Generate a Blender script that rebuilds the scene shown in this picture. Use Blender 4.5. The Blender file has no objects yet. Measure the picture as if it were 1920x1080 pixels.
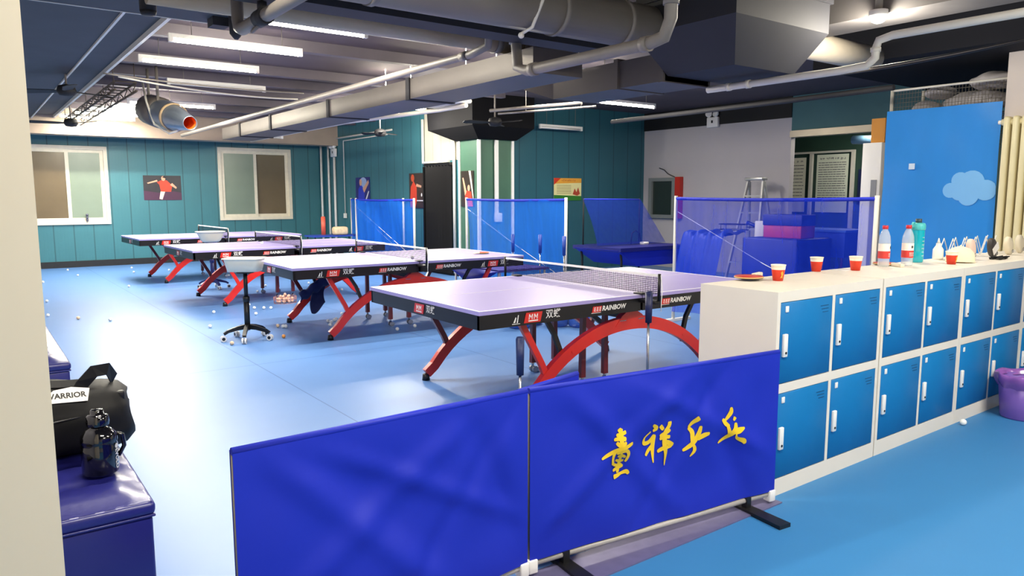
import bpy, bmesh, math, random
from mathutils import Vector, Matrix
random.seed(7)
C = bpy.context.scene.collection
R = math.radians
# ------------------------------------------------------------ camera
scn = bpy.context.scene
cd = bpy.data.cameras.new('camera'); cam = bpy.data.objects.new('camera', cd); C.objects.link(cam)
cd.sensor_width = 36; cd.lens = 1384/1920*36; cd.clip_start = .05; cd.clip_end = 100
yaw, pitch, roll = R(36.5), R(7.07), R(-.06)
F = Vector((math.sin(yaw)*math.cos(pitch), math.cos(yaw)*math.cos(pitch), -math.sin(pitch)))
Rt = Vector((math.cos(yaw), -math.sin(yaw), 0)); Up = Rt.cross(F)
R2 = Rt*math.cos(roll)+Up*math.sin(roll); U2 = -Rt*math.sin(roll)+Up*math.cos(roll)
mw = Matrix((R2, U2, -F)).transposed().to_4x4(); mw.translation = (0, 0, 1.445)
cam.matrix_world = mw
scn.camera = cam
# ------------------------------------------------------------ world, exposure
w = bpy.data.worlds.new('world'); scn.world = w; w.use_nodes = True
w.node_tree.nodes['Background'].inputs[0].default_value = (.75, .8, 1, 1)
w.node_tree.nodes['Background'].inputs[1].default_value = .25
vs = scn.view_settings; vs.view_transform = 'Standard'; vs.look = 'None'; vs.gamma = 1; vs.use_curve_mapping = False
vs.exposure = 1.0
TUBE_EMIT = 50.0      # strength of a lit tube's surface
TUBE_LAMP = 36.0      # watts of the lamp in each lit tube
SPOT_W = 45.0
# ------------------------------------------------------------ materials
def lin(h):
    h = h.lstrip('#'); o = []
    for i in (0, 2, 4):
        c = int(h[i:i+2], 16)/255; o.append(c/12.92 if c <= .04045 else ((c+.055)/1.055)**2.4)
    return (*o, 1)
MATS = {}
def mat(name, col, rough=.5, metal=0, spec=.5, var=.0, scale=6, bump=0, emit=0, alpha=1, trans=0, coat=0, stretch=None, emitcol=None, sheen=0):
    if name in MATS: return MATS[name]
    m = bpy.data.materials.new(name); m.use_nodes = True; MATS[name] = m
    nt = m.node_tree; b = nt.nodes['Principled BSDF']; L = nt.links
    c = lin(col)
    b.inputs['Base Color'].default_value = c; b.inputs['Roughness'].default_value = rough
    b.inputs['Metallic'].default_value = metal; b.inputs['Specular IOR Level'].default_value = spec
    b.inputs['Alpha'].default_value = alpha; b.inputs['Transmission Weight'].default_value = trans
    b.inputs['Coat Weight'].default_value = coat; b.inputs['Sheen Weight'].default_value = sheen
    if emit:
        b.inputs['Emission Color'].default_value = lin(emitcol or col); b.inputs['Emission Strength'].default_value = emit
    if var or bump:
        tc = nt.nodes.new('ShaderNodeTexCoord'); mp = nt.nodes.new('ShaderNodeMapping'); n = nt.nodes.new('ShaderNodeTexNoise')
        L.new(tc.outputs['Object'], mp.inputs[0]); L.new(mp.outputs[0], n.inputs['Vector'])
        if stretch: mp.inputs['Scale'].default_value = stretch
        n.inputs['Scale'].default_value = scale; n.inputs['Detail'].default_value = 4
        if var:
            mx = nt.nodes.new('ShaderNodeMix'); mx.data_type = 'RGBA'
            mx.inputs[6].default_value = tuple(x*(1-var) for x in c[:3])+(1,)
            mx.inputs[7].default_value = tuple(min(1, x*(1+var)+.01*var) for x in c[:3])+(1,)
            L.new(n.outputs['Fac'], mx.inputs[0]); L.new(mx.outputs[2], b.inputs['Base Color'])
        if bump:
            bp = nt.nodes.new('ShaderNodeBump'); bp.inputs['Strength'].default_value = bump; bp.inputs['Distance'].default_value = .01
            L.new(n.outputs['Fac'], bp.inputs['Height']); L.new(bp.outputs[0], b.inputs['Normal'])
    return m
def math_node(nt, op, a, b=None):
    n = nt.nodes.new('ShaderNodeMath'); n.operation = op
    for i, v in enumerate((a, b)):
        if v is None: continue
        if isinstance(v, (int, float)): n.inputs[i].default_value = v
        else: nt.links.new(v, n.inputs[i])
    return n.outputs[0]
def panel_mat(name, col, axis, step, line=.02, rough=.45, dark=.55, fine=0):
    """wall of upright sheet panels: joint lines every `step` metres along the axis, fine grooves if asked"""
    m = mat(name, col, rough, var=.10, scale=1.3); nt = m.node_tree; b = nt.nodes['Principled BSDF']; L = nt.links
    tc = [n for n in nt.nodes if n.type == 'TEX_COORD'][0]; sp = nt.nodes.new('ShaderNodeSeparateXYZ'); L.new(tc.outputs['Object'], sp.inputs[0])
    fr = math_node(nt, 'FRACT', math_node(nt, 'DIVIDE', sp.outputs[axis], step))
    ln = math_node(nt, 'LESS_THAN', fr, line/step)
    mx = nt.nodes.new('ShaderNodeMix'); mx.data_type = 'RGBA'
    old = b.inputs['Base Color'].links[0].from_socket; L.new(old, mx.inputs[6])
    mx.inputs[7].default_value = tuple(x*dark for x in lin(col)[:3])+(1,)
    L.new(ln, mx.inputs[0]); L.new(mx.outputs[2], b.inputs['Base Color'])
    bp = nt.nodes.new('ShaderNodeBump'); bp.inputs['Strength'].default_value = .5; bp.inputs['Distance'].default_value = .006; bp.invert = True
    h = ln
    if fine:
        f2 = math_node(nt, 'LESS_THAN', math_node(nt, 'FRACT', math_node(nt, 'DIVIDE', sp.outputs[axis], fine)), .14)
        h = math_node(nt, 'MAXIMUM', ln, math_node(nt, 'MULTIPLY', f2, .35))
    L.new(h, bp.inputs['Height']); L.new(bp.outputs[0], b.inputs['Normal'])
    return m
def sheer(name, col, cover=.6, mesh=None, folds=0):
    """woven net or sheer cloth: part hole, part thread"""
    m = bpy.data.materials.new(name); m.use_nodes = True; MATS[name] = m; nt = m.node_tree; L = nt.links
    nt.nodes.clear(); out = nt.nodes.new('ShaderNodeOutputMaterial'); mixs = nt.nodes.new('ShaderNodeMixShader')
    tr = nt.nodes.new('ShaderNodeBsdfTransparent'); df = nt.nodes.new('ShaderNodeBsdfDiffuse'); tl = nt.nodes.new('ShaderNodeBsdfTranslucent')
    m2 = nt.nodes.new('ShaderNodeMixShader'); m2.inputs[0].default_value = .4
    df.inputs[0].default_value = lin(col); tl.inputs[0].default_value = lin(col)
    L.new(df.outputs[0], m2.inputs[1]); L.new(tl.outputs[0], m2.inputs[2]); L.new(tr.outputs[0], mixs.inputs[1]); L.new(m2.outputs[0], mixs.inputs[2])
    mixs.inputs[0].default_value = cover
    tc = nt.nodes.new('ShaderNodeTexCoord')
    if mesh:
        sp = nt.nodes.new('ShaderNodeSeparateXYZ'); L.new(tc.outputs['Object'], sp.inputs[0])
        a = math_node(nt, 'LESS_THAN', math_node(nt, 'FRACT', math_node(nt, 'DIVIDE', sp.outputs[1], mesh)), cover)
        b = math_node(nt, 'LESS_THAN', math_node(nt, 'FRACT', math_node(nt, 'DIVIDE', sp.outputs[2], mesh)), cover)
        L.new(math_node(nt, 'MAXIMUM', a, b), mixs.inputs[0])
    elif folds:
        n = nt.nodes.new('ShaderNodeTexNoise'); mp = nt.nodes.new('ShaderNodeMapping'); mp.inputs['Scale'].default_value = (6, 6, .5)
        L.new(tc.outputs['Object'], mp.inputs[0]); L.new(mp.outputs[0], n.inputs[0]); n.inputs['Scale'].default_value = 2
        L.new(math_node(nt, 'ADD', math_node(nt, 'MULTIPLY', n.outputs['Fac'], folds), cover-folds/2), mixs.inputs[0])
    L.new(mixs.outputs[0], out.inputs[0])
    return m
# ------------------------------------------------------------ mesh builder
class MB:
    def __init__(s): s.b = bmesh.new(); s.mi = 0; s.sm = False
    def face(s, vs, sm=None):
        try: f = s.b.faces.new(vs)
        except ValueError: return None
        f.material_index = s.mi; f.smooth = s.sm if sm is None else sm; return f
    def v(s, p): return s.b.verts.new(p)
    def box(s, x0, x1, y0, y1, z0, z1, M=None):
        ps = [Vector((x, y, z)) for x in (x0, x1) for y in (y0, y1) for z in (z0, z1)]
        if M: ps = [M @ q for q in ps]
        v = [s.v(q) for q in ps]
        for f in ((0, 1, 3, 2), (4, 6, 7, 5), (0, 4, 5, 1), (2, 3, 7, 6), (0, 2, 6, 4), (1, 5, 7, 3)): s.face([v[i] for i in f], False)
        return s
    def rbox(s, x0, x1, y0, y1, z0, z1, r=.01, M=None, seg=2):
        t = bmesh.new(); v = [t.verts.new((x, y, z)) for x in (x0, x1) for y in (y0, y1) for z in (z0, z1)]
        for f in ((0, 1, 3, 2), (4, 6, 7, 5), (0, 4, 5, 1), (2, 3, 7, 6), (0, 2, 6, 4), (1, 5, 7, 3)): t.faces.new([v[i] for i in f])
        bmesh.ops.bevel(t, geom=t.edges[:], offset=r, segments=seg, affect='EDGES', profile=.5)
        s.merge(t, M, True); t.free(); return s
    def merge(s, t, M=None, sm=None, mi=None):
        mp = {}
        for v in t.verts: mp[v] = s.v(M @ v.co if M else v.co)
        for f in t.faces:
            n = s.face([mp[v] for v in f.verts], sm)
            if n and mi is not None: n.material_index = mi
    def addmesh(s, me, M=None):
        t = bmesh.new(); t.from_mesh(me); s.merge(t, M, False); t.free()
    def ring(s, c, ax, r, n, ref=None):
        ax = ax.normalized(); a = ref or (Vector((0, 0, 1)) if abs(ax.z) < .9 else Vector((1, 0, 0)))
        x = ax.cross(a).normalized(); y = ax.cross(x)
        return [s.v(c+x*math.cos(2*math.pi*i/n)*r+y*math.sin(2*math.pi*i/n)*r) for i in range(n)]
    def skin(s, rings, caps=True, sm=True):
        for a, b in zip(rings, rings[1:]):
            n = len(a)
            for i in range(n): s.face([a[i], a[(i+1) % n], b[(i+1) % n], b[i]], sm)
        if caps: s.face(rings[0][::-1], False); s.face(rings[-1], False)
    def cyl(s, a, b, r, r2=None, n=12, caps=True):
        a, b = Vector(a), Vector(b); ax = b-a
        s.skin([s.ring(a, ax, r, n), s.ring(b, ax, r if r2 is None else r2, n)], caps); return s
    def tube(s, pts, r, n=8, rs=None):
        pts = [Vector(p) for p in pts]; rings = []; ref = None
        for i, p in enumerate(pts):
            t = (pts[min(i+1, len(pts)-1)]-pts[max(i-1, 0)]).normalized()
            if ref is None: ref = Vector((0, 0, 1)) if abs(t.z) < .9 else Vector((1, 0, 0))
            x = t.cross(ref)
            if x.length < .05: x = t.cross(Vector((0, 1, .3)))
            x.normalize(); ref = x.cross(t)
            rr = rs[i] if rs else r
            rings.append([s.v(p+x*math.cos(2*math.pi*k/n)*rr+ref*math.sin(2*math.pi*k/n)*rr) for k in range(n)])
        s.skin(rings); return s
    def lathe(s, prof, c=(0, 0, 0), n=24, M=None, sx=1, sy=1, caps=False):
        rings = []
        for r, z in prof:
            rg = []
            for i in range(n):
                a = 2*math.pi*i/n; q = Vector((math.cos(a)*r*sx, math.sin(a)*r*sy, z))
                q = (M @ q) if M else q
                rg.append(s.v(q+Vector(c)))
            rings.append(rg)
        s.skin(rings, caps); return s
    def ball(s, c, r, n=12, m=8, sc=(1, 1, 1)):
        prof = [(math.sin(math.pi*k/m)*r if 0 < k < m else .0002, -math.cos(math.pi*k/m)*r) for k in range(m+1)]
        s.lathe(prof, c, n, Matrix.Diagonal(Vector((*sc, 1))), caps=True); return s
    def sweep(s, pts, nrm, w, t, ws=None):
        """flat bar: path pts in a plane with normal nrm; w across in the plane, t thick along nrm"""
        nrm = Vector(nrm).normalized(); pts = [Vector(p) for p in pts]; rings = []
        for i, p in enumerate(pts):
            d = (pts[min(i+1, len(pts)-1)]-pts[max(i-1, 0)]).normalized(); x = d.cross(nrm).normalized(); ww = (ws[i] if ws else w)/2
            rings.append([s.v(p+x*ww+nrm*t/2), s.v(p+x*ww-nrm*t/2), s.v(p-x*ww-nrm*t/2), s.v(p-x*ww+nrm*t/2)])
        s.skin(rings, True, False); return s
    def prism(s, poly, z0, z1, M=None):
        a = [s.v((M @ Vector((x, y, z0))) if M else (x, y, z0)) for x, y in poly]; b = [s.v((M @ Vector((x, y, z1))) if M else (x, y, z1)) for x, y in poly]
        s.skin([a, b], True, False); return s
    def grid(s, fn, nu, nv, sm=True):
        g = [[s.v(fn(i/nu, j/nv)) for j in range(nv+1)] for i in range(nu+1)]
        for i in range(nu):
            for j in range(nv): s.face([g[i][j], g[i+1][j], g[i+1][j+1], g[i][j+1]], sm)
        return s
    def stroke(s, pts, M, lift=0, n=5):
        """brush stroke: (u, w, half width) points, drawn flat and mapped by M(u, w, lift)"""
        fine = []
        for i in range(len(pts)-1):
            for k in range(n):
                t = k/n; p0 = pts[max(i-1, 0)]; p1 = pts[i]; p2 = pts[i+1]; p3 = pts[min(i+2, len(pts)-1)]
                fine.append(tuple(.5*((2*p1[j])+(-p0[j]+p2[j])*t+(2*p0[j]-5*p1[j]+4*p2[j]-p3[j])*t*t+(-p0[j]+3*p1[j]-3*p2[j]+p3[j])*t**3) for j in range(3)))
        fine.append(pts[-1]); L_, R_ = [], []
        for i, (u, w_, h) in enumerate(fine):
            a = fine[max(i-1, 0)]; b = fine[min(i+1, len(fine)-1)]; dx, dy = b[0]-a[0], b[1]-a[1]; l = math.hypot(dx, dy) or 1
            e = .6 if i in (0, len(fine)-1) else 1
            L_.append(s.v(M(u-dy/l*h*e, w_+dx/l*h*e, lift))); R_.append(s.v(M(u+dy/l*h*e, w_-dx/l*h*e, lift)))
        for i in range(len(fine)-1): s.face([L_[i], L_[i+1], R_[i+1], R_[i]], False)
    def build(s, name, mats, parent=None, recenter=True):
        bm = s.b; bmesh.ops.recalc_face_normals(bm, faces=bm.faces[:])
        me = bpy.data.meshes.new(name); o = bpy.data.objects.new(name, me)
        if parent is None and recenter and bm.verts:
            xs = [v.co.x for v in bm.verts]; ys = [v.co.y for v in bm.verts]; zs = [v.co.z for v in bm.verts]
            c = Vector(((min(xs)+max(xs))/2, (min(ys)+max(ys))/2, min(zs)))
            for v in bm.verts: v.co -= c
            o.location = c
        bm.to_mesh(me); bm.free()
        for m in (mats if isinstance(mats, (list, tuple)) else [mats]): me.materials.append(m)
        C.objects.link(o)
        if parent: o.parent = parent
        return o
def tag(o, label, cat, group=None):
    o['label'] = label; o['category'] = cat
    if group: o['group'] = group
    return o
def thing(name, label, cat, loc=(0, 0, 0), rz=0, group=None):
    o = bpy.data.objects.new(name, None); C.objects.link(o); o.location = loc; o.rotation_euler = (0, 0, rz); o.empty_display_size = .1
    return tag(o, label, cat, group)
def struct(o): o['kind'] = 'structure'; return o
def dup(o, loc=None, rz=None, label=None, parent=None):
    c = o.copy(); C.objects.link(c)
    if parent is not None: c.parent = parent
    if loc is not None: c.location = loc
    if rz is not None: c.rotation_euler = (0, 0, rz)
    if label: c['label'] = label
    for ch in list(o.children): dup(ch, parent=c)
    return c
def text_mesh(txt, size, bold=0, shear=0, align='CENTER'):
    cu = bpy.data.curves.new('t', 'FONT'); cu.body = txt; cu.size = size; cu.align_x = align; cu.align_y = 'CENTER'; cu.shear = shear; cu.offset = bold
    cu.resolution_u = 3
    ob = bpy.data.objects.new('t', cu); me = bpy.data.meshes.new_from_object(ob); bpy.data.objects.remove(ob); return me
def frame(o, x, y):   # matrix: local x -> x, local y -> y, at o
    x = Vector(x).normalized(); y = Vector(y).normalized(); z = x.cross(y)
    m = Matrix((x, y, z)).transposed().to_4x4(); m.translation = o; return m
UPZ = (0, 0, 1)

def glyphs(b, M, x0, x1, z, h, n, rn, t=.0012, w=None):
    """a row of small illegible brush-like characters"""
    W = (x1-x0)/n; w = w or h*.11
    for k in range(n):
        cx = x0+W*(k+.5); r = min(W, h)*.42
        for j in range(rn.randint(3, 5)):
            if rn.random() < .55: zz = z+rn.uniform(-r, r); b.box(cx-r*rn.uniform(.5, 1), cx+r*rn.uniform(.5, 1), zz-w/2, zz+w/2, 0, t, M)
            else: xx = cx+rn.uniform(-r, r); b.box(xx-w/2, xx+w/2, z-r*rn.uniform(.5, 1), z+r*rn.uniform(.5, 1), 0, t*1.1, M)
# ------------------------------------------------------------ palette
cream = mat('cream_paint', '#F6E9CE', .6, var=.04, scale=3)
floorm = mat('hall_floor', '#5A84BE', .40, spec=.38, var=.05, scale=2.2)
aislem = mat('aisle_floor', '#3478AE', .5, spec=.4, var=.05, scale=2.5)
ceilm = mat('dark_ceiling', '#544A50', .8, var=.2, scale=1.5)
beamd = mat('dark_beam', '#3C4148', .75, var=.2, scale=3)
ductm = mat('duct_grey', '#625C58', .5, var=.15, scale=3, metal=.2)
ductd = mat('duct_dark', '#26262B', .7, var=.15, scale=3)
pipeg = mat('pipe_grey', '#7C7670', .5, var=.15, scale=8)
pipew = mat('pipe_white', '#DAD6CC', .45, var=.06, scale=8)
beige = mat('beige_beam', '#A89888', .7, var=.15, scale=3)
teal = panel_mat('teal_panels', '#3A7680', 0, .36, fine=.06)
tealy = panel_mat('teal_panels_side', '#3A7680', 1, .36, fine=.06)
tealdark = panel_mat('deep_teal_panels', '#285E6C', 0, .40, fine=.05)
green = mat('green_column_paint', '#3C6450', .55, var=.1, scale=2)
whitewall = mat('grey_white_wall', '#B4B0B4', .7, var=.06, scale=1.5)
white = mat('white_plastic', '#EDEBE6', .4)
offwhite = mat('old_window_white', '#E4DCC6', .5, var=.12, scale=14)
black = mat('black_plastic', '#0E0E10', .4)
blackm = mat('black_matte', '#101014', .7)
chrome = mat('steel', '#B8BCC0', .25, metal=1)
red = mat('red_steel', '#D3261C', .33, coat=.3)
net_blue = sheer('blue_barrier_net', '#2E86FF', .62, folds=.3)
net_royal = sheer('royal_barrier_net', '#2446E8', .50, folds=.25)
net_navy = sheer('navy_catch_net', '#20349A', .55, folds=.3)
hemblue = mat('blue_hem', '#1B2FC0', .7, bump=.6, scale=30)
bluecloth = mat('blue_oxford_cloth', '#1528AE', .55, spec=.35, var=.06, scale=3, bump=.12)
yellow = mat('yellow_print', '#F2C618', .55, var=.08, scale=60)
leather = mat('navy_leather', '#20226E', .32, spec=.6, bump=.25, scale=9, var=.05)
orange = mat('orange_plastic', '#E87A20', .4)
tubeon = mat('lit_tube', '#FFF6DC', .4, emit=TUBE_EMIT)
bulbon = mat('lit_bulb', '#FFF3D8', .4, emit=TUBE_EMIT*1.6)
# ------------------------------------------------------------ shell
def slab(name, x0, x1, y0, y1, z0, z1, m): return struct(MB().box(x0, x1, y0, y1, z0, z1).build(name, m))
XW, YE = 11.6, 17.6
# hall floor with its dark weld seams
m = floorm; nt = m.node_tree; bs = nt.nodes['Principled BSDF']; tc = [n for n in nt.nodes if n.type == 'TEX_COORD'][0]
fo = MB().box(-.6, 14, 2.04, 17.8, -.1, 0).build('floor', floorm, recenter=False); struct(fo)
sp = nt.nodes.new('ShaderNodeSeparateXYZ'); nt.links.new(tc.outputs['Object'], sp.inputs[0])
s1 = math_node(nt, 'LESS_THAN', math_node(nt, 'ABSOLUTE', math_node(nt, 'SUBTRACT', math_node(nt, 'FRACT', math_node(nt, 'DIVIDE', math_node(nt, 'SUBTRACT', sp.outputs[0], 1.95-.9), 1.8)), .5)), .0022)
s2 = math_node(nt, 'LESS_THAN', math_node(nt, 'ABSOLUTE', math_node(nt, 'SUBTRACT', sp.outputs[1], 6.36)), .004)
mx = nt.nodes.new('ShaderNodeMix'); mx.data_type = 'RGBA'; mx.inputs[7].default_value = lin('#2E5C96')
nt.links.new(bs.inputs['Base Color'].links[0].from_socket, mx.inputs[6]); nt.links.new(math_node(nt, 'MAXIMUM', s1, s2), mx.inputs[0]); nt.links.new(mx.outputs[2], bs.inputs['Base Color'])
slab('floor', -4, 14, -3.5, 2.04, -.1, 0, aislem)
slab('trim_1', .2, 3.02, 1.93, 2.12, 0, .006, mat('threshold_strip', '#6D6A8E', .4, metal=.3, var=.2, scale=20))
slab('ceiling', -4, 15, -3.5, 17.8, 3.15, 3.3, ceilm)
# wall with windows
def wall_holes(name, y, x0, x1, z0, z1, holes, m, t=.2):
    b = MB(); xs = x0
    for (a, c, d, e) in holes:
        b.box(xs, a, y, y+t, z0, z1); b.box(a, c, y, y+t, z0, d); b.box(a, c, y, y+t, e, z1); xs = c
    b.box(xs, x1, y, y+t, z0, z1)
    o = b.build(name, m, recenter=False); return struct(o)
wall_holes('wall_back', YE, -.6, 7.21, 0, 3.15, [(1.02, 2.46, .92, 2.44), (4.76, 6.37, .95, 2.52)], teal)
slab('baseboard_back', -.4, 7.2, YE-.02, YE, 0, .13, mat('dark_skirting', '#15181C', .6, var=.3, scale=20))
panes_b = mat('brown_dim_pane', '#6A5C44', .25, spec=.5, var=.25, scale=1.5)
panes_g = mat('frosted_green_pane', '#7C8C7C', .3, spec=.5, var=.15, scale=2)
darkroom = mat('dim_light_well', '#6A6250', .8, var=.2)
slab('wall_light_well', .6, 6.9, YE+.5, YE+.55, .6, 2.9, darkroom)
def window(n, x0, x1, z0, z1, mid, leftm, rightm):
    root = struct(bpy.data.objects.new('window_%d' % n, None)); C.objects.link(root); root.location = (x0, YE, z0)
    W, H = x1-x0, z1-z0
    f = MB()
    for (a, b, c, d) in ((0, W, 0, .07), (0, W, H-.07, H), (0, .07, .07, H-.07), (W-.07, W, .07, H-.07)): f.box(a, b, -.035, .06, c, d)
    f.build('window_frame', offwhite, root)
    for (a, b, yy, pm) in ((.07, mid+.04, .0, leftm), (mid-.04, W-.07, .035, rightm)):
        s = MB(); t = .065
        for (p, q, c, d) in ((a, b, .07, .07+t), (a, b, H-.07-t, H-.07), (a, a+t, .07+t, H-.07-t), (b-t, b, .07+t, H-.07-t)): s.box(p, q, yy-.012, yy+.018, c, d)
        so = s.build('sash', offwhite, root)
        MB().box(a+t-.005, b-t+.005, yy, yy+.006, .07+t-.005, H-.07-t+.005).build('pane', pm, so)
    return root
window(1, .98, 2.5, .88, 2.48, .78, panes_b, panes_g)
window(2, 4.72, 6.41, .91, 2.56, .83, panes_g, panes_b)
# side wall with the posters and the folding door
slab('wall_right', 7.2, 7.35, 11.2, 17.8, 0, 3.15, tealy)
slab('baseboard_right', 7.18, 7.2, 11.3, 17.6, 0, .12, MATS['dark_skirting'])
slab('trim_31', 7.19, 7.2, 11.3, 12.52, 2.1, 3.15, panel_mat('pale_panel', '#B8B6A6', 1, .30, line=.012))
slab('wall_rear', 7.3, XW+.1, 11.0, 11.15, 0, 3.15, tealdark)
slab('wall_white', XW, XW+.12, 7.56, 11.0, 0, 2.79, whitewall)
slab('trim_2', XW-.02, XW+.12, 7.56, 11.0, 2.79, 3.15, mat('black_band', '#0C0D10', .7))
# header over the mirror, and a made-up back area standing in for its reflection
slab('wall_header', XW, XW+.12, -3.5, 7.56, 2.56, 3.15, mat('dusk_teal', '#3D6A70', .7, var=.15, scale=2))
slab('trim_3', XW-.05, XW+.14, 4.0, 7.56, 2.45, 2.56, mat('steel_rail', '#9A9284', .4, metal=.5, var=.1))
slab('wall_reflection', 14.0, 14.1, 3.0, 11.0, 0, 3.15, mat('dark_green_wall', '#27443A', .6, var=.15, scale=2))
slab('ceiling_reflection', XW+.12, 14, 3.0, 11.0, 2.75, 2.9, mat('near_black_ceiling', '#15161A', .8))
slab('wall_reflection_side', XW+.12, 14, 3.0, 3.1, 0, 2.75, MATS['dark_green_wall'])
slab('wall_reflection_end', XW+.12, 14, 9.5, 9.6, 0, 2.75, MATS['dark_green_wall'])
# closing walls out of view
slab('wall_left', -.75, -.6, 1.0, 17.8, 0, 3.15, whitewall)
slab('wall_aisle_end', -4.1, -4, -3.5, 1.0, 0, 3.15, whitewall)
slab('wall_aisle_near', -4, -.6, 1.0, 1.15, 0, 3.15, whitewall)
slab('wall_front', -4, 14, -3.6, -3.5, 0, 3.15, whitewall)
slab('wall_outer', 13.9, 14.0, -3.5, 3.0, 0, 3.15, whitewall)
# near pillar at the left edge of the doorway
slab('trim_4', -.6, .078, 1.16, 1.62, 0, 3.15, cream)
# pillar carrying the radiator
slab('wall_pillar', 8.0, 8.8, 1.4, 2.965, 0, 3.15, mat('pillar_paint', '#CFC4BC', .6, var=.04))
# ------------------------------------------------------------ green column
b = MB().box(7.15, 7.86, 10.62, 11.24, 0, 2.42).build('structural_column', green)
tag(b, 'square green column with white corner strips under a black flared head', 'column')
for (x, y) in ((7.15, 11.22), (7.15, 10.62), (7.86, 10.62)):
    MB().box(x-.02-b.location.x, x+.03-b.location.x, y-.025-b.location.y, y+.02-b.location.y, .0, 2.41).build('corner_strip', white, b)
cap = MB()
r0 = [cap.v(q) for q in ((7.1, 10.56, 2.42), (7.92, 10.56, 2.42), (7.92, 11.3, 2.42), (7.1, 11.3, 2.42))]
r1 = [cap.v(q) for q in ((6.85, 10.35, 2.62), (8.15, 10.35, 2.62), (8.15, 11.8, 2.62), (6.85, 11.8, 2.62))]
r2 = [cap.v(q) for q in ((6.85, 10.35, 3.15), (8.15, 10.35, 3.15), (8.15, 11.85, 3.15), (6.85, 11.85, 3.15))]
cap.skin([r0, r1, r2], True, False)
for v in cap.b.verts: v.co -= Vector(b.location)
cap.build('column_head', mat('head_black', '#09090D', .85, spec=.2), b)
# ------------------------------------------------------------ beams and ceiling steps
slab('trim_5', -.6, 1.14, 6.7, 16.6, 2.92, 3.15, beamd)
slab('trim_6', 1.14, 1.16, 6.7, 16.6, 2.90, 2.95, pipew)
slab('trim_7', 1.16, 1.50, 6.7, 16.6, 2.98, 3.15, beamd)
slab('trim_8', 1.50, 1.53, 6.7, 16.6, 2.93, 3.0, pipew)
slab('trim_9', -.6, 2.02, 5.9, 6.7, 2.90, 3.15, beamd)
slab('trim_10', -.6, 2.02, 6.7, 6.715, 2.895, 2.905, pipew)
slab('trim_11', -.6, 7.2, 16.6, 17.0, 2.63, 3.15, beige)
slab('trim_12', -.6, 7.2, 17.0, 17.6, 2.72, 3.15, beamd)
slab('trim_30', 7.4, XW, -1.0, 4.6, 2.78, 3.15, mat('soffit_black', '#17181E', .8, spec=.2))
n = 13
for y in (8.1, 9.9, 10.9, 12.1, 13.4, 14.6, 15.6):
    slab('trim_%d' % n, 1.53, 7.2, y, y+.12, 3.03, 3.15, mat('joist_paint', '#5C5660', .75, var=.15)); n += 1
slab('trim_%d' % n, 5.9, 6.35, -3.5, 4.9, 2.86, 3.15, mat('concrete_beam', '#5E5A58', .75, var=.25, scale=4))
# ------------------------------------------------------------ ceiling services
def tubething(name, pts, r, m, label, cat, group=None, n=12, collars=()):
    b = MB().tube(pts, r, n=n)
    for a, c in collars: b.cyl(a, c, r*1.2, n=n)
    return tag(b.build(name, m), label, cat, group)
# rectangular duct A running away over the tables
root = thing('air_duct', 'long flat grey rectangular air duct running down the hall under the ceiling', 'duct', (4.28, 9.8, 2.5))
b = MB(); b.box(-.28, .28, -4.7, 4.7, 0, .21); b.build('duct_body', ductm, root)
for y in (-2.5, -.3, 2.0, 3.6): MB().box(-.295, .295, y-.04, y+.04, -.012, .225).build('duct_flange', ductd, root)
# duct B with tapered end, joined to the vertical drop
b = MB()
e0 = [b.v(q) for q in ((4.93, 5.95, 2.43), (5.5, 5.95, 2.43), (5.5, 5.95, 2.67), (4.93, 5.95, 2.67))]
e1 = [b.v(q) for q in ((4.86, 6.35, 2.56), (5.55, 6.35, 2.56), (5.55, 6.35, 2.76), (4.86, 6.35, 2.76))]
e2 = [b.v(q) for q in ((4.93, 4.45, 2.43), (5.5, 4.45, 2.43), (5.5, 4.45, 2.67), (4.93, 4.45, 2.67))]
b.skin([e1, e0, e2], True, False)
b.box(4.90, 5.53, 5.0, 5.05, 2.42, 2.69); b.box(4.90, 5.53, 4.45, 4.5, 2.42, 2.69)
dB = b.build('exhaust_duct', ductm)
tag(dB, 'grey rectangular duct with slanted end joining the big dark vertical box', 'duct')
b = MB()
lo = [b.v(q) for q in ((4.95, 4.44, 2.47), (5.75, 4.44, 2.47), (5.75, 3.75, 2.47), (4.95, 3.75, 2.47))]
mid = [b.v(q) for q in ((4.55, 4.44, 2.75), (5.75, 4.44, 2.75), (5.75, 3.45, 2.75), (4.55, 3.45, 2.75))]
hi = [b.v(q) for q in ((4.55, 4.44, 3.15), (5.75, 4.44, 3.15), (5.75, 3.45, 3.15), (4.55, 3.45, 3.15))]
b.skin([lo, mid, hi], True, False); b.box(4.53, 5.77, 3.43, 4.46, 2.98, 3.02)
tag(b.build('duct_box', ductd), 'large dark sheet metal duct box dropping from the ceiling above the lockers', 'duct')
# round duct
root = thing('round_duct', 'thick grey round duct crossing overhead in the upper middle', 'duct', (3.0, 4.28, 2.78))
MB().cyl((-2.2, 0, 0), (1.52, 0, 0), .17, n=28).build('duct_body', mat('round_duct_grey', '#77716A', .5, metal=.2, var=.15, scale=3), root)
for x in (-.9, .55, 1.2): MB().cyl((x-.02, 0, 0), (x+.02, 0, 0), .178, n=28).build('duct_clamp', pipeg, root)
MB().tube([(.3, -.17, .3), (.3, -.18, 0), (.27, -.1, -.17), (.25, 0, -.2)], .012).ball((.25, 0, -.21), .022).build('hanging_strap', pipew, root)
tag(MB().box(.8, 4.5, 4.5, 4.72, 2.62, 2.80).build('cable_trunking', ductd), 'dark trunking running along behind the thick round duct', 'duct')
tag(MB().cyl((5.80, 3.95, 2.80), (7.39, 3.95, 2.80), .12, n=24).build('round_duct', mat('pale_duct', '#C8BCA8', .5, var=.08)), 'pale cream round duct lit beside the dark duct box above lockers', 'duct')
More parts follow.
